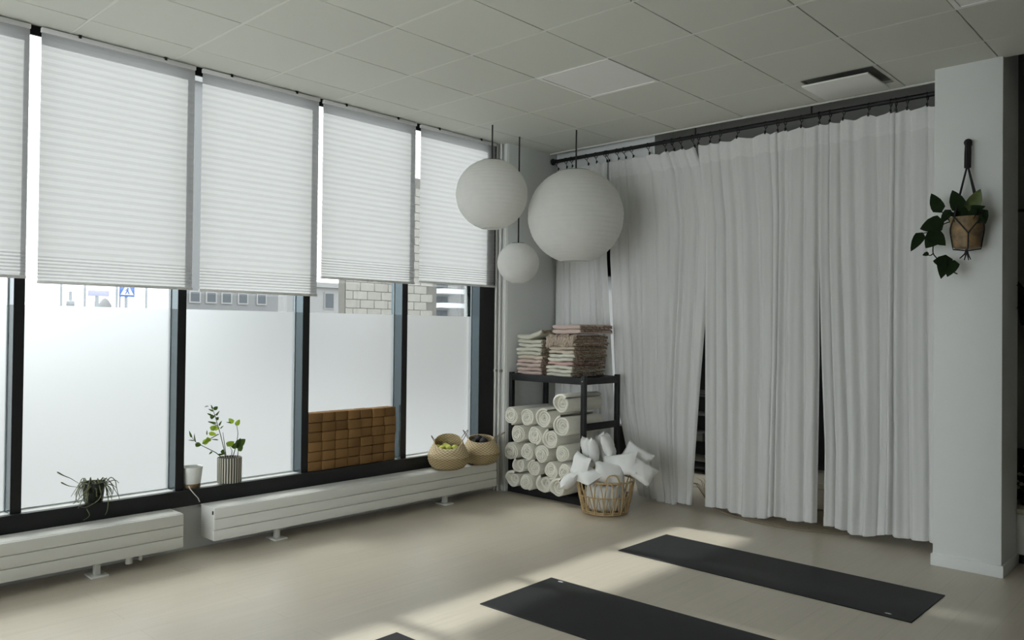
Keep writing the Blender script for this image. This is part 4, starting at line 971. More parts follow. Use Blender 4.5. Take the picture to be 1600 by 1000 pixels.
for pts in [[(-5.225, 1.783, 0.514), (-5.2149, 1.7728, 0.5207), (-5.2002, 1.758, 0.5306), (-5.1847, 1.742, 0.5397), (-5.172, 1.728, 0.544), (-5.1628, 1.7163, 0.5421), (-5.1552, 1.7054, 0.5361), (-5.1492, 1.6958, 0.5279), (-5.145, 1.688, 0.519), (-5.1431, 1.6822, 0.5091), (-5.1433, 1.6782, 0.4974), (-5.1444, 1.6756, 0.4856), (-5.145, 1.674, 0.475), (-5.145, 1.6735, 0.4658), (-5.145, 1.6742, 0.4573), (-5.145, 1.6758, 0.4497), (-5.145, 1.678, 0.443), (-5.145, 1.6813, 0.4373), (-5.145, 1.6858, 0.4325), (-5.145, 1.69, 0.4287), (-5.145, 1.693, 0.426)], [(-5.225, 1.79, 0.514), (-5.2149, 1.7812, 0.5115), (-5.2002, 1.7684, 0.5079), (-5.1847, 1.7547, 0.5036), (-5.172, 1.743, 0.499), (-5.1628, 1.7342, 0.4941), (-5.1552, 1.7266, 0.4888), (-5.1492, 1.7197, 0.4831), (-5.145, 1.713, 0.477), (-5.1431, 1.7068, 0.4703), (-5.1433, 1.7011, 0.4631), (-5.1444, 1.6954, 0.4559), (-5.145, 1.689, 0.449), (-5.145, 1.6808, 0.4422), (-5.145, 1.6715, 0.4352), (-5.145, 1.6629, 0.4292), (-5.145, 1.657, 0.425)], [(-5.225, 1.813, 0.513), (-5.2149, 1.8027, 0.5122), (-5.2002, 1.7878, 0.5113), (-5.1847, 1.7718, 0.5092), (-5.172, 1.758, 0.505), (-5.1628, 1.7473, 0.4983), (-5.1552, 1.7378, 0.4896), (-5.1492, 1.7292, 0.4794), (-5.145, 1.721, 0.468), (-5.1431, 1.7129, 0.454), (-5.1433, 1.7051, 0.4377), (-5.1444, 1.6983, 0.422), (-5.145, 1.693, 0.41), (-5.145, 1.6896, 0.4027), (-5.145, 1.6878, 0.3984), (-5.145, 1.6868, 0.3959), (-5.145, 1.686, 0.394)], [(-5.225, 1.843, 0.505), (-5.2149, 1.8406, 0.4975), (-5.2002, 1.8372, 0.4867), (-5.1847, 1.8329, 0.4748), (-5.172, 1.828, 0.464), (-5.1628, 1.8223, 0.4545), (-5.1552, 1.8158, 0.4453), (-5.1492, 1.8087, 0.4367), (-5.145, 1.801, 0.429), (-5.1431, 1.7926, 0.4224), (-5.1433, 1.7836, 0.4166), (-5.1444, 1.7742, 0.4115), (-5.145, 1.765, 0.407), (-5.145, 1.7559, 0.4028), (-5.145, 1.7468, 0.3991), (-5.145, 1.7377, 0.3963), (-5.145, 1.729, 0.395), (-5.145, 1.72, 0.396), (-5.145, 1.7108, 0.3988), (-5.145, 1.7027, 0.4019), (-5.145, 1.697, 0.404)], [(-5.225, 1.858, 0.507), (-5.2173, 1.861, 0.5053), (-5.2062, 1.8652, 0.5029), (-5.1945, 1.8699, 0.4996), (-5.185, 1.874, 0.495), (-5.1781, 1.8776, 0.489), (-5.1725, 1.8812, 0.4817), (-5.1681, 1.8841, 0.4733), (-5.165, 1.886, 0.464), (-5.1636, 1.8862, 0.4523), (-5.1638, 1.8852, 0.4386), (-5.1645, 1.8839, 0.4258), (-5.165, 1.883, 0.417)], [(-5.225, 1.861, 0.511), (-5.2236, 1.8705, 0.5077), (-5.2217, 1.8844, 0.5032), (-5.2196, 1.8983, 0.4971), (-5.218, 1.908, 0.489), (-5.2169, 1.9117, 0.4771), (-5.2161, 1.9119, 0.4621), (-5.2154, 1.9107, 0.4478), (-5.215, 1.91, 0.438)], [(-5.225, 1.869, 0.512), (-5.2149, 1.8706, 0.5206), (-5.2002, 1.8729, 0.5332), (-5.1847, 1.8758, 0.5452), (-5.172, 1.879, 0.552), (-5.1628, 1.8829, 0.552), (-5.1552, 1.8876, 0.5478), (-5.1492, 1.8921, 0.5409), (-5.145, 1.896, 0.533), (-5.1431, 1.8987, 0.5239), (-5.1433, 1.9008, 0.5129), (-5.1444, 1.9027, 0.501), (-5.145, 1.905, 0.489), (-5.145, 1.9079, 0.4764), (-5.145, 1.9111, 0.4631), (-5.145, 1.9142, 0.4502), (-5.145, 1.917, 0.439), (-5.145, 1.9195, 0.4296), (-5.145, 1.9218, 0.4214), (-5.145, 1.9237, 0.4147), (-5.145, 1.925, 0.41)], [(-5.225, 1.857, 0.511), (-5.2236, 1.8578, 0.5158), (-5.2217, 1.8589, 0.5228), (-5.2196, 1.8603, 0.5301), (-5.218, 1.862, 0.536), (-5.2169, 1.8644, 0.54), (-5.2161, 1.8673, 0.5431), (-5.2154, 1.8701, 0.5454), (-5.215, 1.872, 0.547)], [(-5.225, 1.869, 0.51), (-5.2187, 1.8768, 0.5143), (-5.2096, 1.8882, 0.5208), (-5.1999, 1.9002, 0.5265), (-5.192, 1.91, 0.529), (-5.1862, 1.9171, 0.5263), (-5.1814, 1.9231, 0.5202), (-5.1777, 1.9277, 0.5135), (-5.175, 1.931, 0.509)], [(-5.225, 1.761, 0.524), (-5.2187, 1.7518, 0.5215), (-5.2096, 1.7385, 0.5181), (-5.1999, 1.7247, 0.5136), (-5.192, 1.714, 0.508), (-5.1862, 1.707, 0.5006), (-5.1814, 1.7019, 0.4916), (-5.1777, 1.6988, 0.4824), (-5.175, 1.698, 0.474), (-5.1738, 1.7007, 0.4663), (-5.1739, 1.7065, 0.4589), (-5.1746, 1.7128, 0.4525), (-5.175, 1.717, 0.448)], [(-5.225, 1.783, 0.525), (-5.2173, 1.7749, 0.5296), (-5.2062, 1.7632, 0.5366), (-5.1945, 1.7507, 0.5427), (-5.185, 1.74, 0.545), (-5.1781, 1.7314, 0.5427), (-5.1725, 1.7235, 0.5374), (-5.1681, 1.7169, 0.5296), (-5.165, 1.712, 0.52), (-5.1636, 1.7094, 0.5065), (-5.1638, 1.7088, 0.4894), (-5.1645, 1.709, 0.4732), (-5.165, 1.709, 0.462)], [(-5.225, 1.865, 0.502), (-5.2206, 1.866, 0.4971), (-5.2142, 1.8675, 0.4901), (-5.2075, 1.8688, 0.4818), (-5.202, 1.869, 0.473), (-5.1979, 1.8677, 0.4626), (-5.1946, 1.8652, 0.4507), (-5.1919, 1.8627, 0.4396), (-5.19, 1.861, 0.432)], [(-5.225, 1.869, 0.498), (-5.2173, 1.8699, 0.4981), (-5.2062, 1.8712, 0.4983), (-5.1945, 1.8727, 0.4976), (-5.185, 1.874, 0.495), (-5.1781, 1.875, 0.4895), (-5.1725, 1.8758, 0.4819), (-5.1681, 1.8767, 0.4736), (-5.165, 1.878, 0.466), (-5.1636, 1.8799, 0.4589), (-5.1638, 1.8822, 0.4517), (-5.1645, 1.8845, 0.4454), (-5.165, 1.886, 0.441)], [(-5.225, 1.873, 0.489), (-5.2149, 1.8719, 0.4797), (-5.2002, 1.8703, 0.4666), (-5.1847, 1.8683, 0.4511), (-5.172, 1.866, 0.435), (-5.1628, 1.8634, 0.4171), (-5.1552, 1.8604, 0.3972), (-5.1492, 1.8573, 0.3779), (-5.145, 1.854, 0.362), (-5.1431, 1.8503, 0.3502), (-5.1433, 1.8462, 0.3409), (-5.1444, 1.8426, 0.334), (-5.145, 1.84, 0.329)], [(-5.225, 1.761, 0.505), (-5.2149, 1.756, 0.4848), (-5.2002, 1.7487, 0.4555), (-5.1847, 1.7418, 0.4245), (-5.172, 1.738, 0.399), (-5.1628, 1.7398, 0.3808), (-5.1552, 1.7453, 0.3659), (-5.1492, 1.7503, 0.3536), (-5.145, 1.751, 0.343), (-5.1431, 1.7448, 0.334), (-5.1433, 1.7343, 0.327), (-5.1444, 1.7234, 0.3218), (-5.145, 1.716, 0.318)], [(-5.225, 1.794, 0.512), (-5.2206, 1.7956, 0.5186), (-5.2142, 1.7978, 0.5283), (-5.2075, 1.8006, 0.5374), (-5.202, 1.804, 0.542), (-5.1979, 1.8086, 0.5398), (-5.1946, 1.8141, 0.5334), (-5.1919, 1.8194, 0.526), (-5.19, 1.823, 0.521)], [(-5.225, 1.805, 0.511), (-5.2173, 1.8029, 0.5085), (-5.2062, 1.7997, 0.5049), (-5.1945, 1.7967, 0.5011), (-5.185, 1.795, 0.498), (-5.1781, 1.7953, 0.4959), (-5.1725, 1.7969, 0.4942), (-5.1681, 1.7987, 0.4929), (-5.165, 1.8, 0.492)], [(-5.225, 1.835, 0.51), (-5.2187, 1.836, 0.5065), (-5.2096, 1.8376, 0.5015), (-5.1999, 1.8389, 0.496), (-5.192, 1.839, 0.491), (-5.1862, 1.8372, 0.4864), (-5.1814, 1.8342, 0.4818), (-5.1777, 1.8311, 0.4778), (-5.175, 1.829, 0.475)], [(-5.225, 1.776, 0.518), (-5.2173, 1.7756, 0.5236), (-5.2062, 1.775, 0.5318), (-5.1945, 1.7749, 0.5396), (-5.185, 1.776, 0.544), (-5.1781, 1.7792, 0.5432), (-5.1725, 1.784, 0.5391), (-5.1681, 1.7887, 0.5343), (-5.165, 1.792, 0.531)], [(-5.225, 1.82, 0.516), (-5.2236, 1.8218, 0.5204), (-5.2217, 1.8244, 0.5269), (-5.2196, 1.8277, 0.533), (-5.218, 1.832, 0.536), (-5.2169, 1.8381, 0.5344), (-5.2161, 1.8458, 0.5298), (-5.2154, 1.853, 0.5245), (-5.215, 1.858, 0.521)], [(-5.225, 1.776, 0.516), (-5.2149, 1.7697, 0.5117), (-5.2002, 1.7606, 0.5056), (-5.1847, 1.7511, 0.4984), (-5.172, 1.744, 0.491), (-5.1628, 1.7402, 0.4832), (-5.1552, 1.7384, 0.4747), (-5.1492, 1.7371, 0.4662), (-5.145, 1.735, 0.458), (-5.1431, 1.7315, 0.4498), (-5.1433, 1.7274, 0.4414), (-5.1444, 1.7236, 0.4341), (-5.145, 1.721, 0.429)], [(-5.225, 1.813, 0.513), (-5.2187, 1.8087, 0.5074), (-5.2096, 1.8026, 0.4994), (-5.1999, 1.7952, 0.4904), (-5.192, 1.787, 0.482), (-5.1862, 1.7766, 0.4737), (-5.1814, 1.7644, 0.4651), (-5.1777, 1.7529, 0.4574), (-5.175, 1.745, 0.452)], [(-5.225, 1.754, 0.521), (-5.2149, 1.7475, 0.5172), (-5.2002, 1.7381, 0.5119), (-5.1847, 1.7286, 0.5053), (-5.172, 1.722, 0.498), (-5.1628, 1.7192, 0.4896), (-5.1552, 1.7186, 0.4801), (-5.1492, 1.7194, 0.4701), (-5.145, 1.721, 0.46), (-5.1431, 1.724, 0.449), (-5.1433, 1.7284, 0.4371), (-5.1444, 1.7329, 0.4264), (-5.145, 1.736, 0.419)], [(-5.2107, 1.7765, 0.518), (-5.2056, 1.7715, 0.5317), (-5.199, 1.765, 0.5414), (-5.1931, 1.7593, 0.5304), (-5.1872, 1.7536, 0.5093), (-5.1813, 1.7479, 0.4826), (-5.1754, 1.7422, 0.4528), (-5.1688, 1.7357, 0.4204), (-5.1637, 1.7307, 0.3952)], [(-5.2435, 1.7586, 0.518), (-5.2446, 1.7501, 0.5267), (-5.246, 1.7391, 0.5331), (-5.2472, 1.7293, 0.5267), (-5.2484, 1.7195, 0.5143), (-5.2496, 1.7098, 0.4986), (-5.2508, 1.7, 0.4812), (-5.2522, 1.689, 0.4629), (-5.2533, 1.6805, 0.4488)], [(-5.2485, 1.7602, 0.518), (-5.25, 1.754, 0.5381), (-5.252, 1.746, 0.5549), (-5.2538, 1.7389, 0.5469), (-5.2555, 1.7318, 0.5287), (-5.2573, 1.7246, 0.5066), (-5.259, 1.7175, 0.4839), (-5.261, 1.7095, 0.4661), (-5.2625, 1.7033, 0.4539)], [(-5.2093, 1.7792, 0.518), (-5.2046, 1.7753, 0.5384), (-5.1984, 1.7702, 0.5546), (-5.193, 1.7656, 0.5437), (-5.1875, 1.7611, 0.5211), (-5.1821, 1.7566, 0.493), (-5.1766, 1.752, 0.463), (-5.1705, 1.7469, 0.4351), (-5.1657, 1.743, 0.4144)], [(-5.2717, 1.8018, 0.518), (-5.2784, 1.8016, 0.5335), (-5.2869, 1.8013, 0.5455), (-5.2953, 1.801, 0.5362), (-5.3021, 1.8007, 0.5175), (-5.3045, 1.8004, 0.494), (-5.305, 1.8002, 0.4687), (-5.3052, 1.7999, 0.4438), (-5.305, 1.7996, 0.4251)], [(-5.2508, 1.8446, 0.518), (-5.2527, 1.851, 0.5308), (-5.2552, 1.8591, 0.5396), (-5.2574, 1.8663, 0.5286), (-5.2597, 1.8736, 0.508), (-5.2619, 1.8808, 0.4817), (-5.2641, 1.888, 0.4521), (-5.2666, 1.8961, 0.4195), (-5.2685, 1.9025, 0.3939)], [(-5.2621, 1.7715, 0.518), (-5.2653, 1.7674, 0.5361), (-5.2694, 1.762, 0.5502), (-5.2731, 1.7572, 0.5396), (-5.2767, 1.7525, 0.518), (-5.2804, 1.7477, 0.4911), (-5.284, 1.7429, 0.4621), (-5.2882, 1.7376, 0.4339), (-5.2914, 1.7334, 0.4127)], [(-5.2098, 1.7783, 0.518), (-5.2056, 1.7746, 0.5356), (-5.2001, 1.7699, 0.5506), (-5.1953, 1.7657, 0.5444), (-5.1905, 1.7615, 0.5296), (-5.1857, 1.7573, 0.5118), (-5.1808, 1.7531, 0.4939), (-5.1754, 1.7483, 0.4811), (-5.1712, 1.7446, 0.4727)], [(-5.2573, 1.7661, 0.518), (-5.2605, 1.7602, 0.5262), (-5.2645, 1.7525, 0.5309), (-5.268, 1.7457, 0.5211), (-5.2716, 1.7389, 0.5036), (-5.2752, 1.7321, 0.481), (-5.2787, 1.7253, 0.4549), (-5.2827, 1.7177, 0.424), (-5.2859, 1.7117, 0.3992)], [(-5.2115, 1.8309, 0.518), (-5.2063, 1.8364, 0.5372), (-5.1995, 1.8435, 0.5533), (-5.1935, 1.8497, 0.5456), (-5.1875, 1.856, 0.5281), (-5.1816, 1.8623, 0.5068), (-5.1756, 1.8686, 0.4851), (-5.1688, 1.8757, 0.4678), (-5.1636, 1.8812, 0.456)], [(-5.2297, 1.8466, 0.518), (-5.2276, 1.8575, 0.5296), (-5.225, 1.8715, 0.5377), (-5.2226, 1.884, 0.5284), (-5.2202, 1.8965, 0.5105), (-5.2179, 1.9089, 0.4879), (-5.2155, 1.9214, 0.4625), (-5.2128, 1.9354, 0.435), (-5.2107, 1.9463, 0.4135)], [(-5.2049, 1.812, 0.518), (-5.1992, 1.8135, 0.5255), (-5.1917, 1.8155, 0.53), (-5.1852, 1.8173, 0.5216), (-5.1786, 1.8191, 0.5065), (-5.172, 1.8209, 0.487), (-5.1654, 1.8227, 0.4646), (-5.158, 1.8247, 0.4384), (-5.1522, 1.8262, 0.4175)], [(-5.2087, 1.8254, 0.518), (-5.2011, 1.8312, 0.523), (-5.1913, 1.8387, 0.5252), (-5.1826, 1.8454, 0.5169), (-5.1738, 1.8521, 0.5026), (-5.1651, 1.8588, 0.4839), (-5.1564, 1.8654, 0.4619), (-5.1466, 1.8729, 0.4346), (-5.1389, 1.8788, 0.4124)], [(-5.2045, 1.809, 0.518), (-5.1992, 1.8099, 0.5366), (-5.1924, 1.8111, 0.5524), (-5.1863, 1.8122, 0.5453), (-5.1803, 1.8133, 0.529), (-5.1742, 1.8144, 0.5093), (-5.1681, 1.8155, 0.4892), (-5.1613, 1.8167, 0.4741), (-5.156, 1.8176, 0.4639)], [(-5.2244, 1.8442, 0.518), (-5.2213, 1.8533, 0.5297), (-5.2174, 1.8651, 0.5394), (-5.2139, 1.8755, 0.5343), (-5.2105, 1.886, 0.523), (-5.207, 1.8965, 0.5091), (-5.2035, 1.9069, 0.4947), (-5.1996, 1.9187, 0.4826), (-5.1966, 1.9278, 0.4741)], [(-5.2043, 1.8002, 0.518), (-5.1995, 1.7998, 0.5236), (-5.1933, 1.7992, 0.5272), (-5.1877, 1.7988, 0.5212), (-5.1822, 1.7983, 0.5103), (-5.1767, 1.7979, 0.4963), (-5.1711, 1.7974, 0.4803), (-5.1649, 1.7969, 0.4618), (-5.1601, 1.7965, 0.447)]]:
    MB().tube(pts, [.0036 - .002 * i / (len(pts) - 1) for i in range(len(pts))], 5).build('strand', M['strand'], dp)
for pts in [[(-5.21, 1.756, 0.511), (-5.21, 1.7482, 0.5142), (-5.21, 1.7371, 0.5186), (-5.21, 1.7245, 0.5243), (-5.21, 1.712, 0.531), (-5.21, 1.6997, 0.5396), (-5.21, 1.6867, 0.5499), (-5.21, 1.6739, 0.5602), (-5.21, 1.662, 0.569), (-5.21, 1.6514, 0.5755), (-5.21, 1.6416, 0.5808), (-5.21, 1.6323, 0.5856), (-5.21, 1.623, 0.591), (-5.21, 1.6129, 0.5978), (-5.21, 1.6026, 0.6054), (-5.21, 1.5934, 0.6122), (-5.21, 1.587, 0.617)], [(-5.21, 1.749, 0.497), (-5.21, 1.7358, 0.5006), (-5.21, 1.7167, 0.5057), (-5.21, 1.6965, 0.5112), (-5.21, 1.68, 0.516), (-5.21, 1.6689, 0.5194), (-5.21, 1.6604, 0.5222), (-5.21, 1.653, 0.5251), (-5.21, 1.645, 0.529), (-5.21, 1.6352, 0.5348), (-5.21, 1.6248, 0.5418), (-5.21, 1.6155, 0.5484), (-5.21, 1.609, 0.553)]]:
    n_ = len(pts)
    MB().tube(pts, [.0012 + .0048 * (i / (n_ - 1)) ** 2 if i < n_ - 1 else .001 for i in range(n_)], 6).build('flower_stalk', M['strand'], dp)

# ================================================================ HANGING POTHOS ON THE COLUMN
hc = (-1.293, 5.512)
hp = thing('hanging_pothos', (hc[0], hc[1], 2.03), 'trailing pothos in a tan pot hung by black cords on the white column', 'plant')
prof = [(.0001, 2.035), (.066, 2.035), (.074, 2.042), (.098, 2.215), (.102, 2.225), (.098, 2.228), (.092, 2.215), (.086, 2.17), (.0001, 2.17)]
MB().lathe(prof, (hc[0], hc[1], 0), 40).build('pot', M['tan_pot'], hp)
MB().lathe([(.0001, 2.20), (.09, 2.196)], (hc[0], hc[1], 0), 20).build('soil', M['soil'], hp)
kx, ky, kz = -1.306, 5.585, 2.70
MB().tube([(kx, 5.63, kz), (kx, 5.585, kz), (kx, 5.572, kz + .018)], .008, 8).lathe([(.0001, 0), (.016, 0), (.016, .004)], (kx, 5.62, kz), 8).build('hook', M['black'], hp)
m = MB()
for k in range(7):
    a = 2 * pi * k / 7
    m.tube([(kx + .012 * cos(a), ky + .010 * sin(a), kz + .02), (kx + .014 * cos(a), ky - .005 + .012 * sin(a), kz - .06), (kx + .014 * cos(a), ky - .01 + .01 * sin(a), kz - .15)], .006, 6)
m.ring((kx, ky, kz + .012), .018, .007, axis='y', seg=12).build('cord_bundle', M['cord'], hp)
for k in range(4):
    a = pi / 4 + k * pi / 2 + .3
    rim = (hc[0] + .104 * cos(a), hc[1] + .104 * sin(a), 2.222)
    m = MB(); m.tube([(kx, ky - .01, kz - .13), rim], .0055, 6)
    for s in (-1, 1):
        b = a + s * pi / 4
        pts = [rim]
        for i in range(1, 6):
            q = i / 5; aa = a + s * pi / 4 * q; zz = 2.222 - .10 * q; R = .104 - .0145 * q
            pts.append((hc[0] + R * cos(aa), hc[1] + R * sin(aa), zz))
        for i in range(1, 6):
            q = i / 5; aa = b; zz = 2.122 - .092 * q; R = .0895 - .014 * q
            pts.append((hc[0] + R * cos(aa), hc[1] + R * sin(aa), zz))
        pts.append((hc[0], hc[1], 2.02))
        m.tube(pts, .004, 6)
    m.build('net_cord', M['cord'], hp)
m = MB()
for dx, dy in ((-.035, -.02), (-.012, -.012), (.012, -.01), (.02, .004), (-.04, .0)):
    m.tube([(hc[0], hc[1], 2.03), (hc[0] + dx * .3, hc[1] + dy * .3, 2.0), (hc[0] + dx, hc[1] + dy, 1.955 + abs(dx) * .5)], [.006, .005, .003], 6)
m.build('tassel', M['cord'], hp)
for pts in [[(-1.327, 5.49, 2.216), (-1.3342, 5.4841, 2.2142), (-1.3448, 5.4759, 2.2115), (-1.358, 5.47, 2.208), (-1.3745, 5.4685, 2.2043), (-1.3936, 5.4693, 2.1999), (-1.412, 5.47, 2.193), (-1.4279, 5.47, 2.1813), (-1.4431, 5.47, 2.1672), (-1.46, 5.47, 2.156), (-1.4815, 5.47, 2.1503), (-1.5047, 5.47, 2.1474), (-1.523, 5.47, 2.145), (-1.5333, 5.47, 2.1421), (-1.5387, 5.47, 2.1397), (-1.542, 5.47, 2.138)], [(-1.436, 5.49, 2.189), (-1.4426, 5.4841, 2.1763), (-1.4519, 5.4759, 2.1576), (-1.46, 5.47, 2.136), (-1.4661, 5.4685, 2.1104), (-1.471, 5.4693, 2.0817), (-1.474, 5.47, 2.056), (-1.4754, 5.47, 2.0356), (-1.4747, 5.47, 2.0181), (-1.47, 5.47, 2.002), (-1.4576, 5.47, 1.9856), (-1.441, 5.47, 1.9704), (-1.429, 5.47, 1.96)], [(-1.479, 5.49, 2.013), (-1.4813, 5.4841, 2.0086), (-1.4847, 5.4759, 2.0027), (-1.489, 5.47, 1.999), (-1.4951, 5.4685, 1.9997), (-1.502, 5.4693, 2.0027), (-1.507, 5.47, 2.005)], [(-1.316, 5.49, 2.215), (-1.3305, 5.4841, 2.2094), (-1.3509, 5.4759, 2.2023), (-1.369, 5.47, 2.201), (-1.3812, 5.4685, 2.2099), (-1.391, 5.4693, 2.2247), (-1.401, 5.47, 2.24), (-1.4131, 5.47, 2.2559), (-1.4254, 5.47, 2.2724), (-1.434, 5.47, 2.284)], [(-1.316, 5.49, 2.215), (-1.3294, 5.4841, 2.229), (-1.3483, 5.4759, 2.248), (-1.365, 5.47, 2.261), (-1.3759, 5.4685, 2.2634), (-1.3846, 5.4693, 2.2597), (-1.394, 5.47, 2.252), (-1.4068, 5.47, 2.238), (-1.4204, 5.47, 2.22), (-1.43, 5.47, 2.207)], [(-1.38, 5.49, 1.91), (-1.374, 5.4841, 1.904), (-1.3654, 5.4759, 1.8955), (-1.357, 5.47, 1.888), (-1.3488, 5.4685, 1.8825), (-1.3407, 5.4693, 1.878), (-1.335, 5.47, 1.875)]]:
    MB().tube(pts, .0035, 6).build('stem', M['pothos'], hp)
vd = Vector((.23, -.97, .05))
rl = random.Random(4)
for (b, tp_, w_, var) in [((-1.435, 5.473, 2.28), (-1.487, 5.47, 2.395), 0.0804, False), ((-1.316, 5.458, 2.279), (-1.36, 5.445, 2.398), 0.0925, False), ((-1.262, 5.456, 2.274), (-1.206, 5.452, 2.389), 0.0885, True), ((-1.382, 5.478, 2.272), (-1.43, 5.469, 2.198), 0.0563, False), ((-1.434, 5.482, 2.204), (-1.553, 5.47, 2.172), 0.1046, False), ((-1.459, 5.481, 2.133), (-1.518, 5.467, 2.046), 0.1005, False), ((-1.478, 5.469, 2.129), (-1.393, 5.439, 2.052), 0.0965, False), ((-1.543, 5.475, 2.139), (-1.599, 5.444, 2.028), 0.0684, False), ((-1.5, 5.458, 2.011), (-1.532, 5.452, 2.001), 0.0282, False), ((-1.407, 5.481, 1.984), (-1.419, 5.433, 1.844), 0.0885, False), ((-1.357, 5.473, 1.948), (-1.387, 5.449, 1.856), 0.0804, False), ((-1.444, 5.47, 1.973), (-1.391, 5.434, 1.907), 0.0724, False), ((-1.308, 5.484, 2.245), (-1.372, 5.441, 2.238), 0.0603, False), ((-1.295, 5.473, 2.251), (-1.178, 5.45, 2.28), 0.0724, False), ((-1.276, 5.456, 2.227), (-1.176, 5.458, 2.191), 0.0804, False), ((-1.302, 5.459, 2.23), (-1.347, 5.428, 2.195), 0.0603, False), ((-1.266, 5.456, 2.258), (-1.264, 5.435, 2.181), 0.0965, False), ((-1.249, 5.458, 2.257), (-1.188, 5.463, 2.248), 0.0643, False), ((-1.322, 5.47, 2.273), (-1.308, 5.484, 2.206), 0.0804, False), ((-1.241, 5.483, 2.243), (-1.22, 5.485, 2.17), 0.0724, False), ((-1.327, 5.462, 2.241), (-1.335, 5.452, 2.177), 0.0563, False), ((-1.447, 5.463, 2.199), (-1.494, 5.46, 2.215), 0.0643, False), ((-1.2, 5.474, 2.254), (-1.183, 5.473, 2.174), 0.0643, False)]:
    n = vd + Vector((rl.uniform(-.35, .35), rl.uniform(-.2, .2), rl.uniform(-.3, .35)))
    MB().leaf(b, tp_, w_, n, curl=.12, heart=.8).build('leaf', M['pothos_var' if var else 'pothos'], hp, ang=80)

# ================================================================ BEHIND THE CURTAINS
rg = thing('round_rug', (-2.72, 6.76, 0), 'round braided jute rug showing below the curtain hems', 'rug')
for k in range(14):
    MB().ring((-2.72, 6.76, .011), .90 - k * .066, .033, seg=72, n=8, sx=1, sy=1).build('braid', M['rug'], rg).scale = (1, 1, .34)
pf = thing('pouf', (-2.62, 6.83, .02), 'low cream round pouf seen through the gap between two curtains', 'pouf')
MB().lathe([(.0001, 0), (.24, 0), (.262, .03), (.27, .1), (.268, .15), (.255, .165)], (-2.62, 6.83, .022), 40, mod=lambda a, i: 1 + .01 * sin(18 * a)).build('body', M['cream_box'], pf)
MB().lathe([(.255, .165), (.268, .18), (.265, .215), (.22, .235), (.0001, .24)], (-2.62, 6.83, .022), 40, mod=lambda a, i: 1 + .008 * sin(18 * a)).build('lid', M['cream_box'], pf)
nb = thing('dark_shelving', (-4.15, 7.55, 0), 'black shelving unit in the dark room behind the curtains', 'shelf')
for x in (-4.75, -3.59):
    MB().box(x, x + .03, 7.35, 7.75, 0, 2.0).build('side_panel', M['black'], nb)
for zz in (.05, .60, .80, 1.97):
    MB().box(-4.72, -3.59, 7.40, 7.75, zz, zz + .02).build('shelf', M['niche'], nb)
for k, (x0, x1, z0, z1, mm, lb) in enumerate([(-4.32, -4.10, .82, .835, 'grey_item', 'thin grey folded cloth on the dark shelving, upper'), (-4.34, -4.11, .845, .868, 'grey_item', 'thicker grey folded cloth on top of the thin one on the dark shelving'),
                                              (-4.33, -4.10, .62, .64, 'grey_item', 'narrow grey folded cloth on the lower dark shelf'), (-4.40, -4.16, .355, .44, 'grey_item', 'grey storage box on the lowest dark shelf')]):
    b = thing('storage_box' if k == 3 else 'folded_cloth', ((x0 + x1) / 2, 7.45, z0), lb, 'box' if k == 3 else 'cloth')
    MB().box(x0, x1, 7.34, 7.6, z0, z1).build('body', M[mm], b, bevel=.005)
    MB().box(x0 - .003, x1 + .003, 7.337, 7.603, z1 - (z1 - z0) * .25, z1 + .001).build('lid' if k == 3 else 'top_fold', M[mm], b, bevel=.002)
gs = thing('dry_grass', (-3.55, 6.35, 0), 'tuft of dry straw on the floor by the curtain gap', 'straw')
m = MB(); rr = random.Random(8)
for k in range(26):
    a = rr.uniform(0, 6.28); l = rr.uniform(.10, .22)
    MB_ = None
    m.tube([(-3.55 + .01 * cos(a), 6.35 + .01 * sin(a), .002), (-3.55 + l * .5 * cos(a), 6.35 + l * .5 * sin(a), l * .7), (-3.55 + l * cos(a), 6.35 + l * sin(a), l * .75)], [.003, .0025, .001], 4)
q = m.build('blades', M['straw'], gs); q['kind'] = 'stuff'
MB().ring((-3.55, 6.35, .03), .012, .004, seg=12).build('tie', M['rattan'], gs)

# ================================================================ RIGHT OF THE COLUMN
wr = thing('wall_bracket', (-1.2, 6.43, 2.35), 'black metal wall bracket at the right edge, beyond the column', 'bracket')
MB().tube([(-1.236, 6.30, 2.21), (-1.236, 6.30, 2.335), (-1.228, 6.30, 2.35), (-1.0, 6.30, 2.352), (-.6, 6.30, 2.352)], .010, 8).build('bar', M['black'], wr)
MB().tube([(-.6, 6.30, 2.352), (-.6, 6.45, 2.352)], .010, 8).tube([(-1.1, 6.30, 2.352), (-1.1, 6.45, 2.352)], .010, 8).build('arm', M['black'], wr)
for x in (-.6, -1.1):
    MB().box(x - .02, x + .02, 6.44, 6.452, 2.32, 2.385).build('plate', M['black'], wr)
hb = thing('hanging_fern', (-1.06, 6.26, 1.60), 'dark bushy hanging plant in a dark pot at the right edge, beyond the column', 'plant')
MB().lathe([(.0001, 0), (.07, 0), (.085, .02), (.10, .16), (.094, .16), (.085, .14), (.0001, .14)], (-1.06, 6.26, 1.56), 24).build('pot', M['black_pot'], hb)
rr = random.Random(31)
for k in range(70):
    a = rr.uniform(0, 6.28); e = rr.uniform(-.3, 1.1); l = rr.uniform(.08, .17)
    b = Vector((-1.06 + .05 * cos(a), 6.26 + .05 * sin(a), 1.71))
    d = Vector((cos(a) * cos(e), sin(a) * cos(e), sin(e)))
    b = b + d * rr.uniform(0, .08)
    tt = b + d * l
    if tt.y > 6.44: tt.y = 6.44
    MB().leaf(b, tt, .05, (rr.uniform(-1, 1), -1, .6), curl=.2, heart=.5).build('leaf', M['pothos'], hb, ang=80)
for a in (0.4, 2.5, 4.6):
    MB().tube([(-1.06 + .1 * cos(a), 6.26 + .1 * sin(a), 1.715), (-1.06, 6.29, 2.34)], .003, 5).build('hanger_cord', M['cord'], hb)
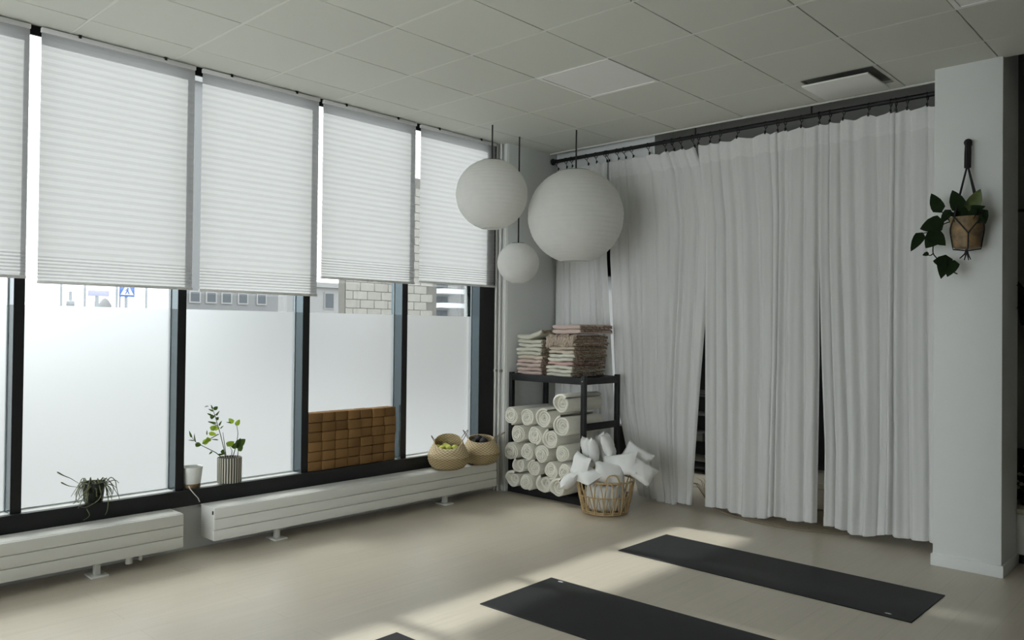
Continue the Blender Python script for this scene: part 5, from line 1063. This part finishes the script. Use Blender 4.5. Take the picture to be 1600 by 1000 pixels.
cbn = thing('low_cabinet', (-.83, 6.24, 0), 'low pale cabinet at the right edge, beyond the column', 'cabinet')
MB().box(-1.185, -.45, 6.06, 6.43, .06, .335).build('body', M['cream_box'], cbn, bevel=.004)
MB().box(-1.19, -.445, 6.05, 6.432, .335, .36).build('top', M['cream_box'], cbn, bevel=.003)
for x in (-1.18, -.815):
    dd = MB().box(x, x + .36, 6.045, 6.06, .07, .325).build('door', M['white'], cbn, bevel=.002)
    MB().sphere((x + .32, 6.036, .2), .010, 10, 6).build('knob', M['black'], dd)
MB().box(-1.17, -.47, 6.08, 6.40, 0, .06).build('plinth', M['black'], cbn)
fr = thing('black_tray', (-.95, 6.36, .36), 'black upright tray with rounded corners leaning on the wall at the right edge', 'tray')
MB().box(-1.19, -.70, 6.395, 6.415, .362, .715).build('panel', M['black'], fr, bevel=.008)
MB().box(-1.19, -1.175, 6.38, 6.41, .362, .715).box(-.715, -.70, 6.38, 6.41, .362, .715).box(-1.175, -.715, 6.38, 6.41, .70, .715).build('rim', M['black'], fr)
vz = thing('flower_vase', (-1.10, 6.22, .36), 'small vase of cream dried flowers at the right edge, in front of the black tray', 'flowers')
MB().lathe([(.0001, 0), (.03, 0), (.038, .03), (.03, .06), (.018, .08), (.02, .085), (.015, .08), (.0001, .04)], (-1.10, 6.22, .361), 20).build('vase', M['black_pot'], vz)
rr = random.Random(13)
for k, (dx, dy, dz) in enumerate([(-.05, 0, .06), (-.02, -.04, .09), (.03, -.02, .12), (-.035, .0, .15), (.0, .02, .2), (.05, .0, .16), (-.055, -.02, .105)]):
    st = MB().tube([(-1.10, 6.22, .43), (-1.10 + dx * .6, 6.22 + dy * .6, .43 + dz * .5), (-1.10 + dx, 6.22 + dy, .40 + dz)], .002, 5).build('stem', M['stem'], vz)
    m = MB(); cc = Vector((-1.10 + dx, 6.22 + dy, .40 + dz))
    for p in range(9):
        a = p * 2.4; e = .2 + p * .13
        d = Vector((cos(a) * cos(e), sin(a) * cos(e), sin(e)))
        m.leaf(cc, cc + d * .03, .024, (-d.x * .3, -d.y * .3, 1), curl=.4)
    m.build('flower', M['petal'], st)
